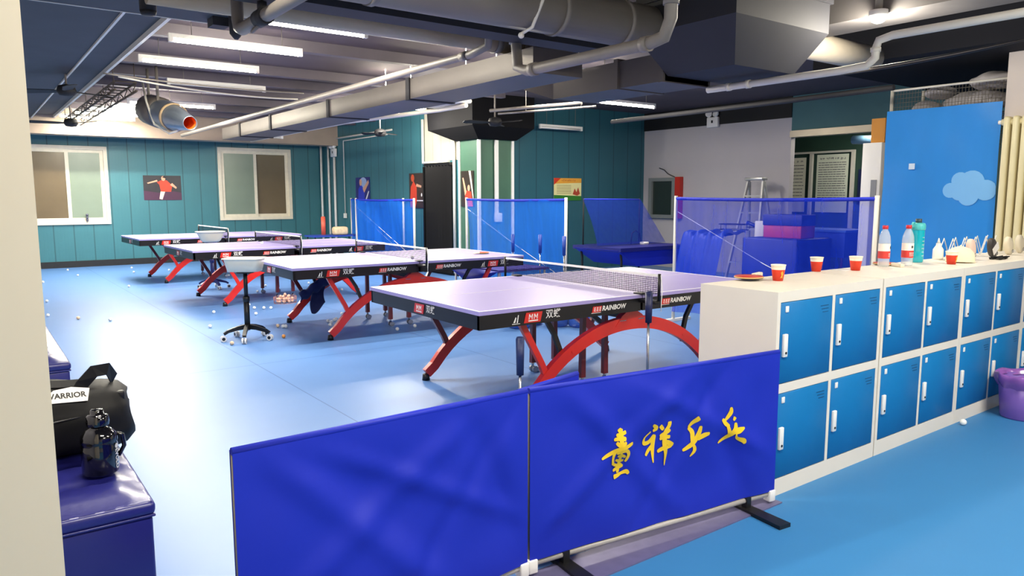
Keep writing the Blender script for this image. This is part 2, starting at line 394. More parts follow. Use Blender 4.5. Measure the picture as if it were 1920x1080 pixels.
# pale soil pipe along X
root = thing('ceiling_pipe', 'thick pale pipe lit by the tube lamps, ending at a grey joint', 'pipe', (3.0, 5.62, 2.82))
MB().cyl((-1.9, 0, 0), (1.3, 0, 0), .085, n=20).build('pipe_run', mat('sand_pipe', '#B0A48E', .5, var=.1), root)
MB().cyl((1.28, 0, 0), (1.9, 0, 0), .075, n=20).build('pipe_joint', pipeg, root)
for x in (1.28, 1.45, .98): MB().cyl((x-.03, 0, 0), (x+.03, 0, 0), .095, n=20).build('pipe_collar', pipeg, root)
# slim pipes
tubething('ceiling_pipe', [(3.5, 15.4, 2.62), (3.5, 5.3, 2.62), (3.5, 5.05, 2.65), (3.48, 5.0, 2.8), (3.48, 5.0, 3.15)], .033, pipeg, 'slim grey pipe running beside the long flat duct', 'pipe', collars=[((3.5, 5.35, 2.62), (3.5, 5.45, 2.62))])
tubething('ceiling_pipe', [(3.55, 4.75, 3.15), (3.55, 4.75, 2.7), (3.55, 4.72, 2.44), (3.55, 4.60, 2.40), (3.55, 3.35, 2.40), (3.55, 3.22, 2.42), (3.55, 3.17, 2.52), (3.55, 3.17, 3.15)], .042, pipeg,
          'grey U-shaped drain pipe hanging below the thick round duct', 'pipe', collars=[((3.55, 4.75, 2.62), (3.55, 4.75, 2.68)), ((3.55, 4.55, 2.4), (3.55, 4.49, 2.4)), ((3.55, 3.4, 2.4), (3.55, 3.34, 2.4)), ((3.55, 3.17, 2.6), (3.55, 3.17, 2.66))])
tubething('ceiling_pipe', [(5.5, -.6, 2.6), (5.5, 2.80, 2.6), (5.5, 2.9, 2.58), (5.5, 2.92, 2.52), (5.5, 2.92, 2.46), (5.5, 2.98, 2.41), (5.5, 3.2, 2.4), (5.5, 4.45, 2.4)], .03, pipew,
          'pale pipe with a step down crossing the upper right corner', 'pipe', collars=[((5.5, 2.92, 2.5), (5.5, 2.92, 2.53)), ((5.5, 4.0, 2.4), (5.5, 4.04, 2.4)), ((5.5, 4.2, 2.4), (5.5, 4.24, 2.4))])
tubething('ceiling_pipe', [(7.55, 3.8, 2.52), (7.55, 5.0, 2.51), (7.55, 7.8, 2.50)], .03, ductd, 'dark slim pipe running above the white wall toward the mirror rail', 'pipe')
tubething('ceiling_pipe', [(5.0, 16.0, 2.62), (5.0, 11.2, 2.62), (5.35, 8.9, 2.62), (5.4, 8.3, 2.63)], .03, pipew, 'whitish insulated pipe passing above the folding black door', 'pipe')
tag(MB().rbox(5.2, 5.5, 8.3, 9.1, 2.66, 2.72, .025).build('pipe_lagging', pipew), 'bunched white lagging lying along the insulated pipe end', 'insulation')
tubething('ceiling_pipe', [(5.85, 8.4, 2.60), (6.3, 7.05, 2.60)], .022, pipeg, 'short grey pipe sloping right of the dark column head', 'pipe')
tag(MB().tube([(5.95, 8.35, 2.56), (6.45, 6.95, 2.56)], .014, 8).cyl((6.1, 7.93, 2.56), (6.1, 7.93, 3.15), .005, n=5).cyl((6.38, 7.15, 2.56), (6.38, 7.15, 3.15), .005, n=5).build('cable_conduit', pipeg), 'thin conduit hung just under the short grey sloping pipe', 'conduit')
root = thing('ceiling_pipe', 'grey elbow pipe crossing in front of the rear tube light, top left', 'pipe', (1.54, 5.1, 2.52))
MB().tube([(0, 0, .63), (0, 0, .08), (0, -.03, .02), (0, -.09, 0), (0, -2.2, 0)], .04, 12).build('pipe_run', pipeg, root)
MB().cyl((0, -.42, 0), (0, -.56, 0), .052, n=14).cyl((0, -.49, .03), (0, -.49, .09), .03, n=12).build('pipe_tee', ductd, root)
MB().cyl((0, -.49, .09), (0, -.49, .63), .008, n=6).build('hanging_rod', ductd, root)
MB().tube([(-.01, -.45, -.04), (-.03, -.38, -.07), (.0, -.3, -.05)], .012, 6).build('valve_handle', pipeg, root)
tag(MB().box(1.74, 1.87, 6.42, 6.58, 2.83, 3.15).lathe([(.015, 2.72), (.05, 2.76), (.055, 2.90), (.03, 2.95)], (1.90, 6.35, 0), 16, caps=True).build('junction_box', ductd), 'dark ribbed junction box at the end of the near ceiling beam', 'junction box')
tag(MB().cyl((1.22, 6.2, 3.15), (1.22, 6.2, 2.82), .06, n=20).lathe([(.06, 2.82), (.05, 2.79), (.02, 2.785)], (1.22, 6.2, 0), 20, caps=True).build('dome_camera', blackm), 'black cylindrical dome camera hanging at the top left', 'camera')
# swagging cables
def sag(a, b, s, n=16): 
    a, b = Vector(a), Vector(b); return [a.lerp(b, i/n)-Vector((0, 0, s*4*(i/n)*(1-i/n))) for i in range(n+1)]
root = thing('loose_cables', 'three separate cables swagging across the upper right corner', 'cable', (5.55, 2.95, 2.3))  # separate cables, only grouped under one parent
for i, ss in enumerate((.06, .075, .09)):
    MB().tube([p-Vector((5.55, 2.95, 2.3)) for p in sag((5.9, 4.6, 2.50), (5.2, 1.3, 2.42+.01*i), ss)], .007, 6).build('cable', [black, pipeg, black][i], root)
tag(MB().tube(sag((1.6, 10.0, 2.86), (4.0, 10.6, 2.84), .05), .012, 6).build('sagging_cable', pipew), 'white cable drooping across the ceiling below the second lamp', 'cable')
tag(MB().tube(sag((1.4, 9.7, 2.84), (3.9, 10.1, 2.86), .03), .01, 6).build('sagging_cable', pipeg), 'grey cable strung just in front of the drooping white one', 'cable')
# lattice cable ladder
b = MB()
for x in (1.62, 1.86):
    b.cyl((x, 10.4, 2.86), (x, 15.9, 2.86), .012, n=6); b.cyl((x, 10.4, 2.76), (x, 15.9, 2.76), .014, n=6)
k = 0
y = 10.4
while y < 15.8:
    for x in (1.62, 1.86): b.cyl((x, y, 2.76 if k % 2 else 2.86), (x, y+.3, 2.86 if k % 2 else 2.76), .007, n=5)
    b.cyl((1.62, y, 2.86), (1.86, y, 2.86), .007, n=5); y += .3; k += 1
for y in (10.5, 13, 15.8): b.cyl((1.62, y, 2.86), (1.62, y, 3.15), .006, n=5).cyl((1.86, y, 2.86), (1.86, y, 3.15), .006, n=5)
tag(b.build('lattice_truss', mat('truss_brown', '#4A4034', .6)), 'thin steel lattice truss hung under the ceiling at far left', 'truss')
# ------------------------------------------------------------ lights
def tube_light(x, y, z, on=True, L=1.24, label='', group=None, rz=0, m=None, w=1.0):
    t = thing('tube_light', label, 'ceiling light', (x, y, z), rz, group)
    MB().box(-L/2, L/2, -.022, .022, .02, .06).build('batten', white, t)
    for s in (-1, 1): MB().box(s*L/2-.02, s*L/2+.02, -.02, .02, -.02, .06).build('lamp_holder', white, t)
    MB().cyl((-L/2+.02, 0, 0), (L/2-.02, 0, 0), .017, n=10).build('tube', tubeon if on else white, t)
    MB().cyl((-L*.35, 0, .06), (-L*.35, 0, max(.07, 3.15-z)), .004, n=5).cyl((L*.35, 0, .06), (L*.35, 0, max(.07, 3.15-z)), .004, n=5).build('hanger', pipeg, t)
    if on:
        ld = bpy.data.lights.new('tube_glow', 'AREA'); ld.shape = 'RECTANGLE'; ld.size = L*.94; ld.size_y = .05; ld.energy = TUBE_LAMP*w; ld.color = (1, .93, .82)
        lo = bpy.data.objects.new('tube_glow', ld); C.objects.link(lo); lo.parent = t; lo.location = (0, 0, -.03)
    return t
G = 'lit tube lights over the tables'
tube_light(2.30, 7.62, 2.90, label='lit tube light, long bright one just below the big elbow pipe')
tube_light(2.27, 8.92, 2.90, label='lit tube light nearest the truss start, second bright row')
tube_light(2.62, 6.75, 2.98, label='lit tube light partly behind the grey elbow pipe at top')
tube_light(2.75, 12.6, 2.86, label='lit tube light behind the round nozzle blower, upper one')
tube_light(2.45, 13.0, 2.83, L=1.0, label='lit tube light just left of the nozzle blower body', w=.8)
tube_light(2.45, 14.45, 2.925, label='lit tube light, upper of the stacked far left trio')
tube_light(2.32, 15.3, 2.925, label='lit tube light, middle of the stacked far left trio')
tube_light(2.20, 16.2, 2.925, label='lit tube light, lowest of the stacked far left trio, by the beam')
tube_light(8.55, 8.50, 2.88, label='lit tube light alone at right, above the blue nets')
tube_light(2.9, 10.6, 2.92, on=False, label='unlit white tube light above the nozzle blower')
tube_light(4.9, 15.4, 2.66, on=False, label='unlit boxy tube light above the right window', L=1.1)
tube_light(9.1, 10.75, 2.70, on=False, label='unlit tube light high on the deep teal wall', L=1.0)
# rows of light further along the hall; unseen aisle tubes added as fill
tube_light(6.2, 7.0, 2.95, label='lit tube light hidden above the flat duct, over the second table', w=.9)
tube_light(6.0, 11.5, 2.95, label='lit tube light hidden above the flat duct, over the far tables', w=.9)
tube_light(12.8, 6.6, 2.7, label='lit tube light inside the made-up area behind the mirror', w=.5)
for (x, y, w) in ((1.3, .6, 1.2), (4.6, .2, 1.35), (3.0, -1.6, 1.2), (8.2, .6, 1.0)):
    tube_light(x, y, 3.0, label='added fill tube light over the locker aisle, %s' % {1.3: 'above the viewer', 4.6: 'above the locker doors', 3.0: 'behind the viewer', 8.2: 'near the radiator pillar'}[x], w=w)
tube_light(.75, 3.5, 3.0, label='added unseen tube light above the near bench, over the viewer', w=.85)  # out-of-view tube added to brighten pillar, bench, locker side and floor
def downlight(x, y, z, r, label, e=1.0):
    t = thing('downlight', label, 'ceiling light', (x, y, z))
    MB().lathe([(r*.6, .05), (r, .05), (r, 0), (r*.85, -.005)], n=16, caps=True).build('lamp_housing', white, t)
    MB().cyl((0, 0, .045), (0, 0, 3.15-z), r*.4, n=10).build('stem', pipeg, t)
    MB().lathe([(r*.8, .0), (r*.7, -.03), (r*.3, -.045), (.001, -.047)], n=16, caps=True).build('lens', bulbon, t)
    ld = bpy.data.lights.new('bulb_glow', 'POINT'); ld.energy = SPOT_W*e; ld.shadow_soft_size = .06; ld.color = (1, .93, .8)
    lo = bpy.data.objects.new('bulb_glow', ld); C.objects.link(lo); lo.parent = t; lo.location = (0, 0, -.12)
downlight(5.85, 3.1, 2.83, .07, 'bright round downlight at top right on the concrete beam', .9)
downlight(6.1, 7.55, 2.86, .045, 'small round downlight left of the slanted duct end', .5)
downlight(6.15, 10.3, 2.86, .05, 'round downlight over the pipe lagging, right of two', .7)
downlight(6.1, 11.55, 2.86, .05, 'round downlight over the insulated pipe, left of two', 1.1)
for i, (x, y) in enumerate(((4.75, 9.3), (4.75, 8.6), (4.75, 7.3), (4.75, 6.7))):
    tag(MB().ball((x, y, 2.83), .045).cyl((x, y, 2.87), (x, y, 3.15), .003, n=5).build('round_bulb', bulbon), 'small round bulb peeking over the flat duct, number %s from the far end' % ['one', 'two', 'three', 'four'][i], 'bulb')
# ------------------------------------------------------------ nozzle blower
root = thing('nozzle_blower', 'silver blue cone nozzle blower with orange mouth hung under the ceiling', 'blower', (2.22, 10.3, 2.46), 0)
D = Vector((.13, -.97, -.2)).normalized(); X_ = D.cross(Vector(UPZ)).normalized(); Mx = Matrix((X_, X_.cross(D)*-1, D)).transposed().to_4x4()
MB().lathe([(.13, -.75), (.2, -.72), (.2, -.35), (.17, -.32)], n=24, M=Mx, caps=True).build('fan_housing', ductm, root)
MB().lathe([(.17, -.33), (.185, -.1), (.165, .1), (.085, .62), (.083, .64), (.075, .62), (.15, .1)], n=28, M=Mx).build('nozzle', mat('nozzle_silver_blue', '#8C98A6', .3, metal=.7, var=.2, scale=3), root)
MB().lathe([(.0745, .615), (.11, .35), (.13, .2), (.001, .2)], n=24, M=Mx).build('nozzle_throat', mat('throat_orange', '#E8762A', .9, spec=.1), root)
MB().lathe([(.168, .08), (.182, .085), (.182, .12), (.164, .13)], n=28, M=Mx).build('ring_band', mat('ring_tan', '#9A8468', .4), root)
for s in (-.62, -.28):
    q = D*s; MB().cyl((q.x-.05, q.y, q.z+.1), (q.x-.05, q.y, .66), .018, n=8).build('hanging_rod', pipeg, root)
MB().tube([(-.2, .6, .5), (-.22, .3, .2), (-.18, .1, -.1), (-.05, -.1, -.22), (.0, -.3, -.2)], .014).build('power_cable', pipew, root)
# ------------------------------------------------------------ ceiling fans (at rest)
def fan(x, y, z, label, rot=0, r=.62, m=None):
    t = thing('ceiling_fan', label, 'fan', (x, y, z), rot)
    MB().lathe([(.02, .08), (.09, .06), (.11, 0), (.08, -.05), (.02, -.06)], n=20, caps=True).build('motor', m or blackm, t)
    MB().cyl((0, 0, .06), (0, 0, 3.15-z), .012, n=8).build('down_rod', pipeg, t)
    for k in range(3):
        a = 2*math.pi*k/3; M = Matrix.Rotation(a, 4, 'Z') @ Matrix.Rotation(.2, 4, 'X')
        pl = [(.1, -.03), (.18, -.06), (r-.06, -.085), (r, -.05), (r, .03), (r-.06, .07), (.18, .05), (.1, .03)]
        MB().prism(pl, -.004, .004, M).build('blade', m or blackm, t)
fan(1.12, 10.6, 2.72, 'dark ceiling fan in the far left corner above the truss', .5)
fan(1.55, 14.4, 2.66, 'black ceiling fan in front of the glowing tubes at far left', 1.0)
fan(6.6, 9.35, 2.56, 'dark ceiling fan blades just in front of the column head', .8, .5)
fan(6.05, 12.1, 2.56, 'small dark ceiling fan in front of the pale lit wall', .2, .35)
# ------------------------------------------------------------ twin head emergency lights
def emergency(x, y, z, label, ang):
    t = thing('emergency_light', label, 'emergency light', (x, y, z), ang)
    MB().rbox(-.03, .03, -.13, .13, 0, .19, .012).build('battery_case', white, t)
    for s in (-1, 1):
        MB().lathe([(.02, -.05), (.06, -.02), (.065, .03), (.05, .032)], (-.02, s*.08, .25), 16, Matrix.Rotation(-1.3, 4, 'Y') @ Matrix.Rotation(s*.3, 4, 'X'), caps=True).build('lamp_head', white, t)
    MB().box(-.034, -.031, -.02, .02, .08, .13).build('switch', black, t)
emergency(11.55, 9.2, 2.74, 'white twin head emergency light at the top edge of the white wall', 0)
emergency(7.15, 16.75, 2.38, 'white twin head emergency light on the far conduit run', 0)
# ------------------------------------------------------------ wall conduits
def conduit(pts, label, r=.018, m=None, name='wall_conduit'): return tag(MB().tube(pts, r, 8).build(name, m or pipew), label, 'conduit')
conduit([(7.12, 17.45, .05), (7.12, 17.45, 2.75)], 'white vertical conduit in the far corner, first from the window', .028, white)
conduit([(7.16, 17.1, .05), (7.16, 17.1, 2.75)], 'white vertical conduit in the far corner, second from the window', .026, white)
conduit([(7.16, 16.75, .05), (7.16, 16.75, 2.37)], 'white vertical conduit rising to the far emergency light', .03, white)
conduit([(7.16, 16.2, 1.05), (7.16, 16.2, 2.72), (7.16, 14.0, 2.72)], 'thin white conduit that bends along the top of the side wall', .013)
conduit([(7.16, 17.5, 2.80), (7.16, 13.8, 2.80)], 'white conduit running level at the top of the side wall', .02)
conduit([(7.17, 12.55, 2.9), (7.17, 12.55, 2.08), (7.17, 11.62, 2.08)], 'white conduit framing the top of the black folding door', .03)
conduit([(7.16, 11.42, .05), (7.16, 11.42, 2.6)], 'white vertical pipe between folding door and green column', .028)
tag(MB().box(7.13, 7.18, 16.16, 16.24, .95, 1.06).build('socket_box', white), 'small white socket box at the foot of the thin conduit', 'socket')
t = thing('switch_conduit', 'white conduit with a switch box on the front of the green column', 'conduit', (7.50, 10.60, 1.0))
MB().box(-.035, .035, -.03, .0, .161, 1.41).build('conduit_run', white, t); MB().rbox(-.05, .10, -.05, 0, 0, .16, .01).build('switch_box', white, t)
# black folding door: accordion strip curtain
root = thing('folding_door', 'black accordion folding door on the teal side wall', 'door', (7.17, 11.93, 0))
b = MB(); n = 16; pts = []
for i in range(n+1): pts.append((-.02-(.07 if i % 2 else 0), -.44+.88*i/n))
for i in range(n):
    (x0, y0), (x1, y1) = pts[i], pts[i+1]
    v = [b.v(q) for q in ((x0, y0, .04), (x1, y1, .04), (x1, y1, 2.02), (x0, y0, 2.02), (x0-.006, y0, .04), (x1-.006, y1, .04), (x1-.006, y1, 2.02), (x0-.006, y0, 2.02))]
    for f in ((0, 1, 2, 3), (7, 6, 5, 4), (0, 4, 5, 1), (3, 2, 6, 7)): b.face([v[k] for k in f], False)
b.build('folding_leaf', mat('black_vinyl', '#08080A', .5, spec=.25), root)
MB().box(-.08, 0, -.46, .46, 2.01, 2.06).build('door_track', black, root)
MB().box(-.10, -.02, .445, .475, 0, 2.005).build('door_post', black, root)
# ------------------------------------------------------------ posters
def poster(name, o, xdir, W, H, label, art, back='#2A2A30', rz=0):
    """flat print: art is a list of (polygon in 0..1 units, colour)"""
    b = MB(); mats = [mat('poster_%s_back' % name, back, .35, var=.25, scale=9)]
    M = frame(o, xdir, (0, 0, 1)); b.box(0, W, 0, H, 0, .004, M)
    for k, (poly, col) in enumerate(art):
        mats.append(mat('poster_%s_%d' % (name, k), col, .35)); b.mi = len(mats)-1
        v = [b.v(M @ Vector((x*W, y*H, .0046+.0003*k))) for x, y in poly]; b.face(v, False)
    return tag(b.build('wall_poster', mats), label, 'poster')
def ell(cx, cy, rx, ry, n=14): return [(cx+rx*math.cos(2*math.pi*i/n), cy+ry*math.sin(2*math.pi*i/n)) for i in range(n)]
skin_, shirt = '#D9A585', '#D8432C'
poster('serve', (3.16, YE-.006, 1.375), (1, 0, 0), .76, .53, 'wall poster of a red shirted table tennis player between the windows',
       [([(0, 0), (1, 0), (1, .3), (.8, .36), (.4, .3), (0, .38)], '#4A2A44'), ([(.45, .35), (.42, .62), (.36, .72), (.46, .80), (.62, .80), (.76, .60), (.72, .34)], shirt), (ell(.53, .88, .055, .10), skin_),
        ([(.50, .93), (.56, .99), (.61, .92), (.59, .88)], '#1A1414'), ([(.38, .76), (.12, .66), (.10, .70), (.36, .82)], skin_), ([(.70, .62), (.86, .46), (.88, .52), (.76, .70)], skin_),
        ([(.44, .35), (.40, .05), (.48, .02), (.56, .34)], '#E9D5C2')])
poster('blue', (7.19, 15.65, 1.25), (0, -1, 0), .72, .62, 'wall poster of a blue shirted player nearest the far corner',
       [(ell(.55, .8, .25, .2), '#9FB8E0'), ([(.15, 0), (.2, .6), (.4, .75), (.65, .5), (.6, 0)], '#2238C0'), (ell(.36, .82, .09, .12), skin_), ([(.6, .45), (.95, .8), (.9, .9), (.5, .6)], skin_), ([(.7, .1), (.95, .5), (.9, .52), (.62, .12)], '#E8E8EE')], '#1B2278')
poster('red', (7.19, 13.15, 1.22), (0, -1, 0), .60, .68, 'wall poster of a red shirted player beside the black folding door',
       [([(.05, .05), (.1, .6), (.3, .78), (.5, .6), (.5, .2), (.4, 0), (.1, 0)], shirt), (ell(.24, .86, .11, .11), '#C9502E'), ([(.45, .62), (.8, .58), (.82, .64), (.5, .70)], skin_), (ell(.82, .38, .04, .05), '#F0F0F0'), ([(.5, .2), (1, .2), (1, .23), (.5, .23)], '#D8D8E0')], '#3A2A26')
poster('arm', (7.14, 11.16, 1.27), (0, -1, 0), .40, .62, 'narrow wall poster of a player with a raised arm on the green column',
       [([(.35, 0), (.3, .25), (.45, .45), (.8, .42), (.95, 0)], shirt), (ell(.62, .52, .1, .09), skin_), ([(.32, .3), (.12, .8), (.2, .82), (.45, .42)], skin_), ([(.62, 1), (.78, 1), (1, .3), (1, .1)], '#DCD8C4')], '#2E2620')
b = MB(); M = frame((9.13, 10.99, 1.365), (1, 0, 0), (0, 0, 1)); b.box(0, .70, 0, .43, 0, .004, M)
mats = [mat('notice_cream', '#E6DFA0', .4)]
def flat(poly, col, k):
    mats.append(mat('notice_%d' % k, col, .4)); b.mi = len(mats)-1; b.face([b.v(M @ Vector((x*.7, y*.43, .0046+.0003*k))) for x, y in poly], False)
flat([(0, 0), (1, 0), (1, .2), (0, .25)], '#2E7A28', 1); flat([(0, .75), (0, 1), (1, 1), (1, .8)], '#E5A53A', 2); flat([(0, .7), (0, 1), (.25, 1)], '#D23A20', 3)
flat([(.68, .28), (.75, .55), (.82, .38), (.88, .6), (.95, .3), (.85, .22)], '#B0462C', 4)
for r_ in range(6): flat([(.1, .32+.07*r_), (.62, .32+.07*r_), (.62, .335+.07*r_), (.1, .335+.07*r_)], '#6A5A3A', 5)
b.mi = 1; glyphs(b, M @ Matrix.Translation((0, 0, .005)), .16, .56, .385, .04, 8, random.Random(2)) if False else None
b.mi = 4; glyphs(b, M @ Matrix.Translation((0, 0, .0062)) @ Matrix(((1,0,0,0),(0,1,0,0),(0,0,1,0),(0,0,0,1))), .18, .56, .385, .04, 8, random.Random(2))
tag(b.build('wall_notice', mats), 'yellow and green printed notice board on the deep teal wall', 'notice')
# ------------------------------------------------------------ ping pong tables
topm = mat('table_blue_top', '#A498D4', .42, spec=.8, var=.03, scale=2)
linew = mat('table_white_line', '#F2F0FA', .4)
apronm = mat('black_apron', '#0C0C10', .35)
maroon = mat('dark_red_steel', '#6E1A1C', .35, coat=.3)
netm = sheer('table_net', '#2A2834', .20, mesh=.013)
whitecord = mat('white_tape', '#F2F2EE', .6)
def badge(b, M, dx):
    """red parallelogram with a white twin emblem and a bar beneath it"""
    b.mi = 0; b.prism([(dx-.085, -.034), (dx+.045, -.034), (dx+.062, .030), (dx-.068, .030)], 0, .002, M); b.mi = 1
    for x0 in (-.048, -.008):
        b.prism([(dx+x0, -.014), (dx+x0+.005, -.014), (dx+x0+.009, .020), (dx+x0+.004, .020)], .002, .003, M)
        b.prism([(dx+x0+.024, -.014), (dx+x0+.029, -.014), (dx+x0+.033, .020), (dx+x0+.028, .020)], .002, .003, M)
        b.prism([(dx+x0+.004, .014), (dx+x0+.009, .020), (dx+x0+.020, .000), (dx+x0+.016, -.004)], .002, .0031, M)
        b.prism([(dx+x0+.016, -.004), (dx+x0+.020, .000), (dx+x0+.033, .020), (dx+x0+.028, .020)], .002, .0032, M)
    b.box(dx-.050, dx+.025, -.026, -.019, .002, .003, M)
def make_table(label):
    t = thing('ping_pong_table', label, 'ping pong table', (0, 0, 0))
    HL, HW, T = 1.37, .7625, .76
    for s in (-1, 1):
        a, c = (-HL, -.004) if s < 0 else (.004, HL)
        b = MB(); b.box(a, c, -HW, HW, T-.024, T); b.mi = 1; e = .0015
        xo = -HL if s < 0 else HL-.02
        b.box(xo, xo+.02, -HW, HW, T, T+e)
        for y0 in (-HW, HW-.02): b.box(a, c, y0, y0+.02, T, T+e)
        b.box(a, c, -.0015, .0015, T, T+e)
        b.build('tabletop', [topm, linew], t)
        b = MB(); zt, zb = T-.025, T-.115
        b.box(a+.006, c-.006, -HW+.006, -HW+.03, zb, zt); b.box(a+.006, c-.006, HW-.03, HW-.006, zb, zt)
        xe = a+.006 if s < 0 else c-.03; b.box(xe, xe+.024, -HW+.006, HW-.006, zb, zt)
        xc = c-.03 if s < 0 else a+.006; b.box(xc, xc+.024, -HW+.006, HW-.006, zb, zt)
        b.box(a+.5 if s < 0 else c-.54, a+.54 if s < 0 else c-.5, -HW+.03, HW-.03, zb+.02, zt)
        ap = b.build('apron', apronm, t)
        # printed lettering on both long sides and the end
        for fy, ori in ((-HW+.004, 1), (HW-.004, -1)):
            for (cx, kind) in (((a+.42) if s < 0 else (c-.42), 'badge'), ((c-.30) if s < 0 else (a+.36), 'word')):
                M = frame((cx, fy, T-.068), (ori, 0, 0), (0, 0, 1)); b = MB(); K = .014 if kind == 'word' else 0
                if kind == 'word':
                    b.prism([(-.165, -.02), (-.085, -.02), (-.075, .02), (-.155, .02)], 0, .002, M); b.mi = 1
                    for q in range(3):
                        xx = -.148+.024*q
                        b.prism([(xx, -.013), (xx+.004, -.013), (xx+.01, .014), (xx+.006, .014)], .002, .003, M)
                        for zz in (-.011, 0, .011): b.box(xx+.003, xx+.017, zz-.0018, zz+.0018, .002, .0031, M)
                    b.box(-.17, -.085, -.0255, -.0225, 0, .002, M)
                    b.addmesh(text_mesh('RAINBOW', .046, .0014, .18), M @ Matrix.Translation((.035, 0, .001)))
                else:
                    badge(b, M, 0)
                    b.addmesh(text_mesh('双蝶', .062, .0004), M @ Matrix.Translation((.15, .004, .001)))
                    for q in ([(-.175, -.034), (-.115, -.034), (-.115, -.031), (-.175, -.030)], [(-.140, -.026), (-.130, .022), (-.124, .022), (-.132, -.026)], [(-.165, -.024), (-.148, .010), (-.143, .006), (-.152, -.024)]):
                        b.prism(q, 0, .002, M)
                b.build('logo_print', [red, white], ap)
        M = frame((-HL+.004 if s < 0 else HL-.004, 0, T-.068), (0, -1 if s < 0 else 1, 0), (0, 0, 1)); b = MB()
        badge(b, M, .02); b.addmesh(text_mesh('双蝶', .058, .0004), M @ Matrix.Translation((.165, .004, .001)))
        b.build('logo_print', [red, white], ap)
    # red arches
    def arc(x): 
        Rr = 1.13; zc = .545-Rr; return zc+math.sqrt(max(0, Rr*Rr-x*x))
    xf = .96
    for y in (-.64, .64):
        pts = [(xf*math.sin(math.pi/2*k/14) if False else -xf+2*xf*k/28, y, 0) for k in range(29)]
        pts = [(x, y, max(.055, arc(x))) for x, y, z in pts]
        ar = MB().sweep(pts, (0, 1, 0), .085, .045, ws=[.075+.02*(1-abs(2*k/28-1)) for k in range(29)])
        ar.prism([(-.16, .53), (-.10, .60), (-.04, .635), (.04, .635), (.10, .60), (.16, .53)], -.026, .026, frame((0, y, 0), (1, 0, 0), (0, 0, 1)))
        for x in (-.55, .55): ar.cyl((x, y-.028, arc(x)), (x, y+.028, arc(x)), .013, n=10)
        ao = ar.build('arch', red, t)
        for x in (-.09, .09): MB().rbox(x-.03, x+.03, y-.03, y+.03, .565, .573, .003).build('bolt_plate', chrome, ao)
        for s in (-1, 1):
            MB().cyl((s*(xf+.005), y, 0), (s*(xf+.005), y, .05), .032, .026, n=14).build('foot', black, t)
            p = [(s*(.98), y, .655), (s*(.95), y, .60), (s*(.88), y, .48), (s*(.80), y, .34), (s*(.755), y, .235)]
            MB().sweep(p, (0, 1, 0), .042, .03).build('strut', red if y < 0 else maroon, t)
            p = [(s*(.78), y+.05, .655), (s*(.72), y+.05, .62), (s*(.655), y+.05, .52), (s*(.61), y+.04, .40), (s*(.60), y+.03, .33)]
            MB().sweep(p, (0, 1, 0), .032, .025).build('strut', black, t)
    MB().sweep([(.12, .3, .64), (.35, .3, .52), (.62, .3, .33)], (0, 1, 0), .04, .03).build('strut', black, t)
    MB().box(-.03, .03, -.64, .64, .57, .61).build('cross_bar', black, t)
    for x in (-.11, .11):
        for y in (-.26, .36):
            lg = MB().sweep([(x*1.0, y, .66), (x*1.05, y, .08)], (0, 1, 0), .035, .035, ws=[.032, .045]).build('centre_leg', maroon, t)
            cs = MB(); cs.cyl((x*1.05, y, .05), (x*1.05, y, .09), .012, n=8)
            for d in (-.022, .022): cs.cyl((x*1.05+.01, y+d-.008, .027), (x*1.05+.01, y+d+.008, .027), .027, n=14)
            cs.build('caster', chrome, lg)
    # net
    v = MB(); nb = .9125
    MB().box(-.0015, .0015, -nb, nb, T+.012, T+.14).build('net', netm, t)
    MB().box(-.003, .003, -nb, nb, T+.137, T+.153).build('net_tape', whitecord, t)
    for s in (-1, 1):
        p = MB().cyl((0, s*(nb+.006), T-.03), (0, s*(nb+.006), T+.158), .011, n=10).build('net_post', black, t)
        MB().rbox(-.03, .03, min(s*.73, s*nb), max(s*.73, s*nb), T-.055, T-.028, .006).rbox(-.03, .03, min(s*.70, s*.79), max(s*.70, s*.79), T+.001, T+.012, .004).build('post_clamp', black, p)
    MB().tube([(0, -nb-.02, T+.15), (.01, -nb-.025, T+.05), (.0, -nb-.03, T-.04), (0, -nb-.028, T-.1)], .003, 6).build('net_string', whitecord, t)
    return t
def place(t, x, y, deg, src=None):
    a = R(deg); cx, cy = 1.37, .7625
    loc = (x+cx*math.cos(a)-cy*math.sin(a), y+cx*math.sin(a)+cy*math.cos(a), 0)
    t.location = loc; t.rotation_euler = (0, 0, a); return t
t1 = make_table('nearest ping pong table, its right end hidden behind the lockers')
t2 = dup(t1, label='second nearest ping pong table, with a blue jacket on its left arch')
t3 = dup(t1, label='third ping pong table from the front, small paddles near its net')
t4 = dup(t1, label='farthest ping pong table, beside the teal wall under the window')
for t in (t1, t2, t3, t4): t['group'] = 'ping pong tables in a row'
place(t1, 2.43, 3.615, -.95); place(t2, 2.50, 6.92, -1.6); place(t3, 2.31, 9.95, 1.2); place(t4, 2.27, 13.27, 1.08)
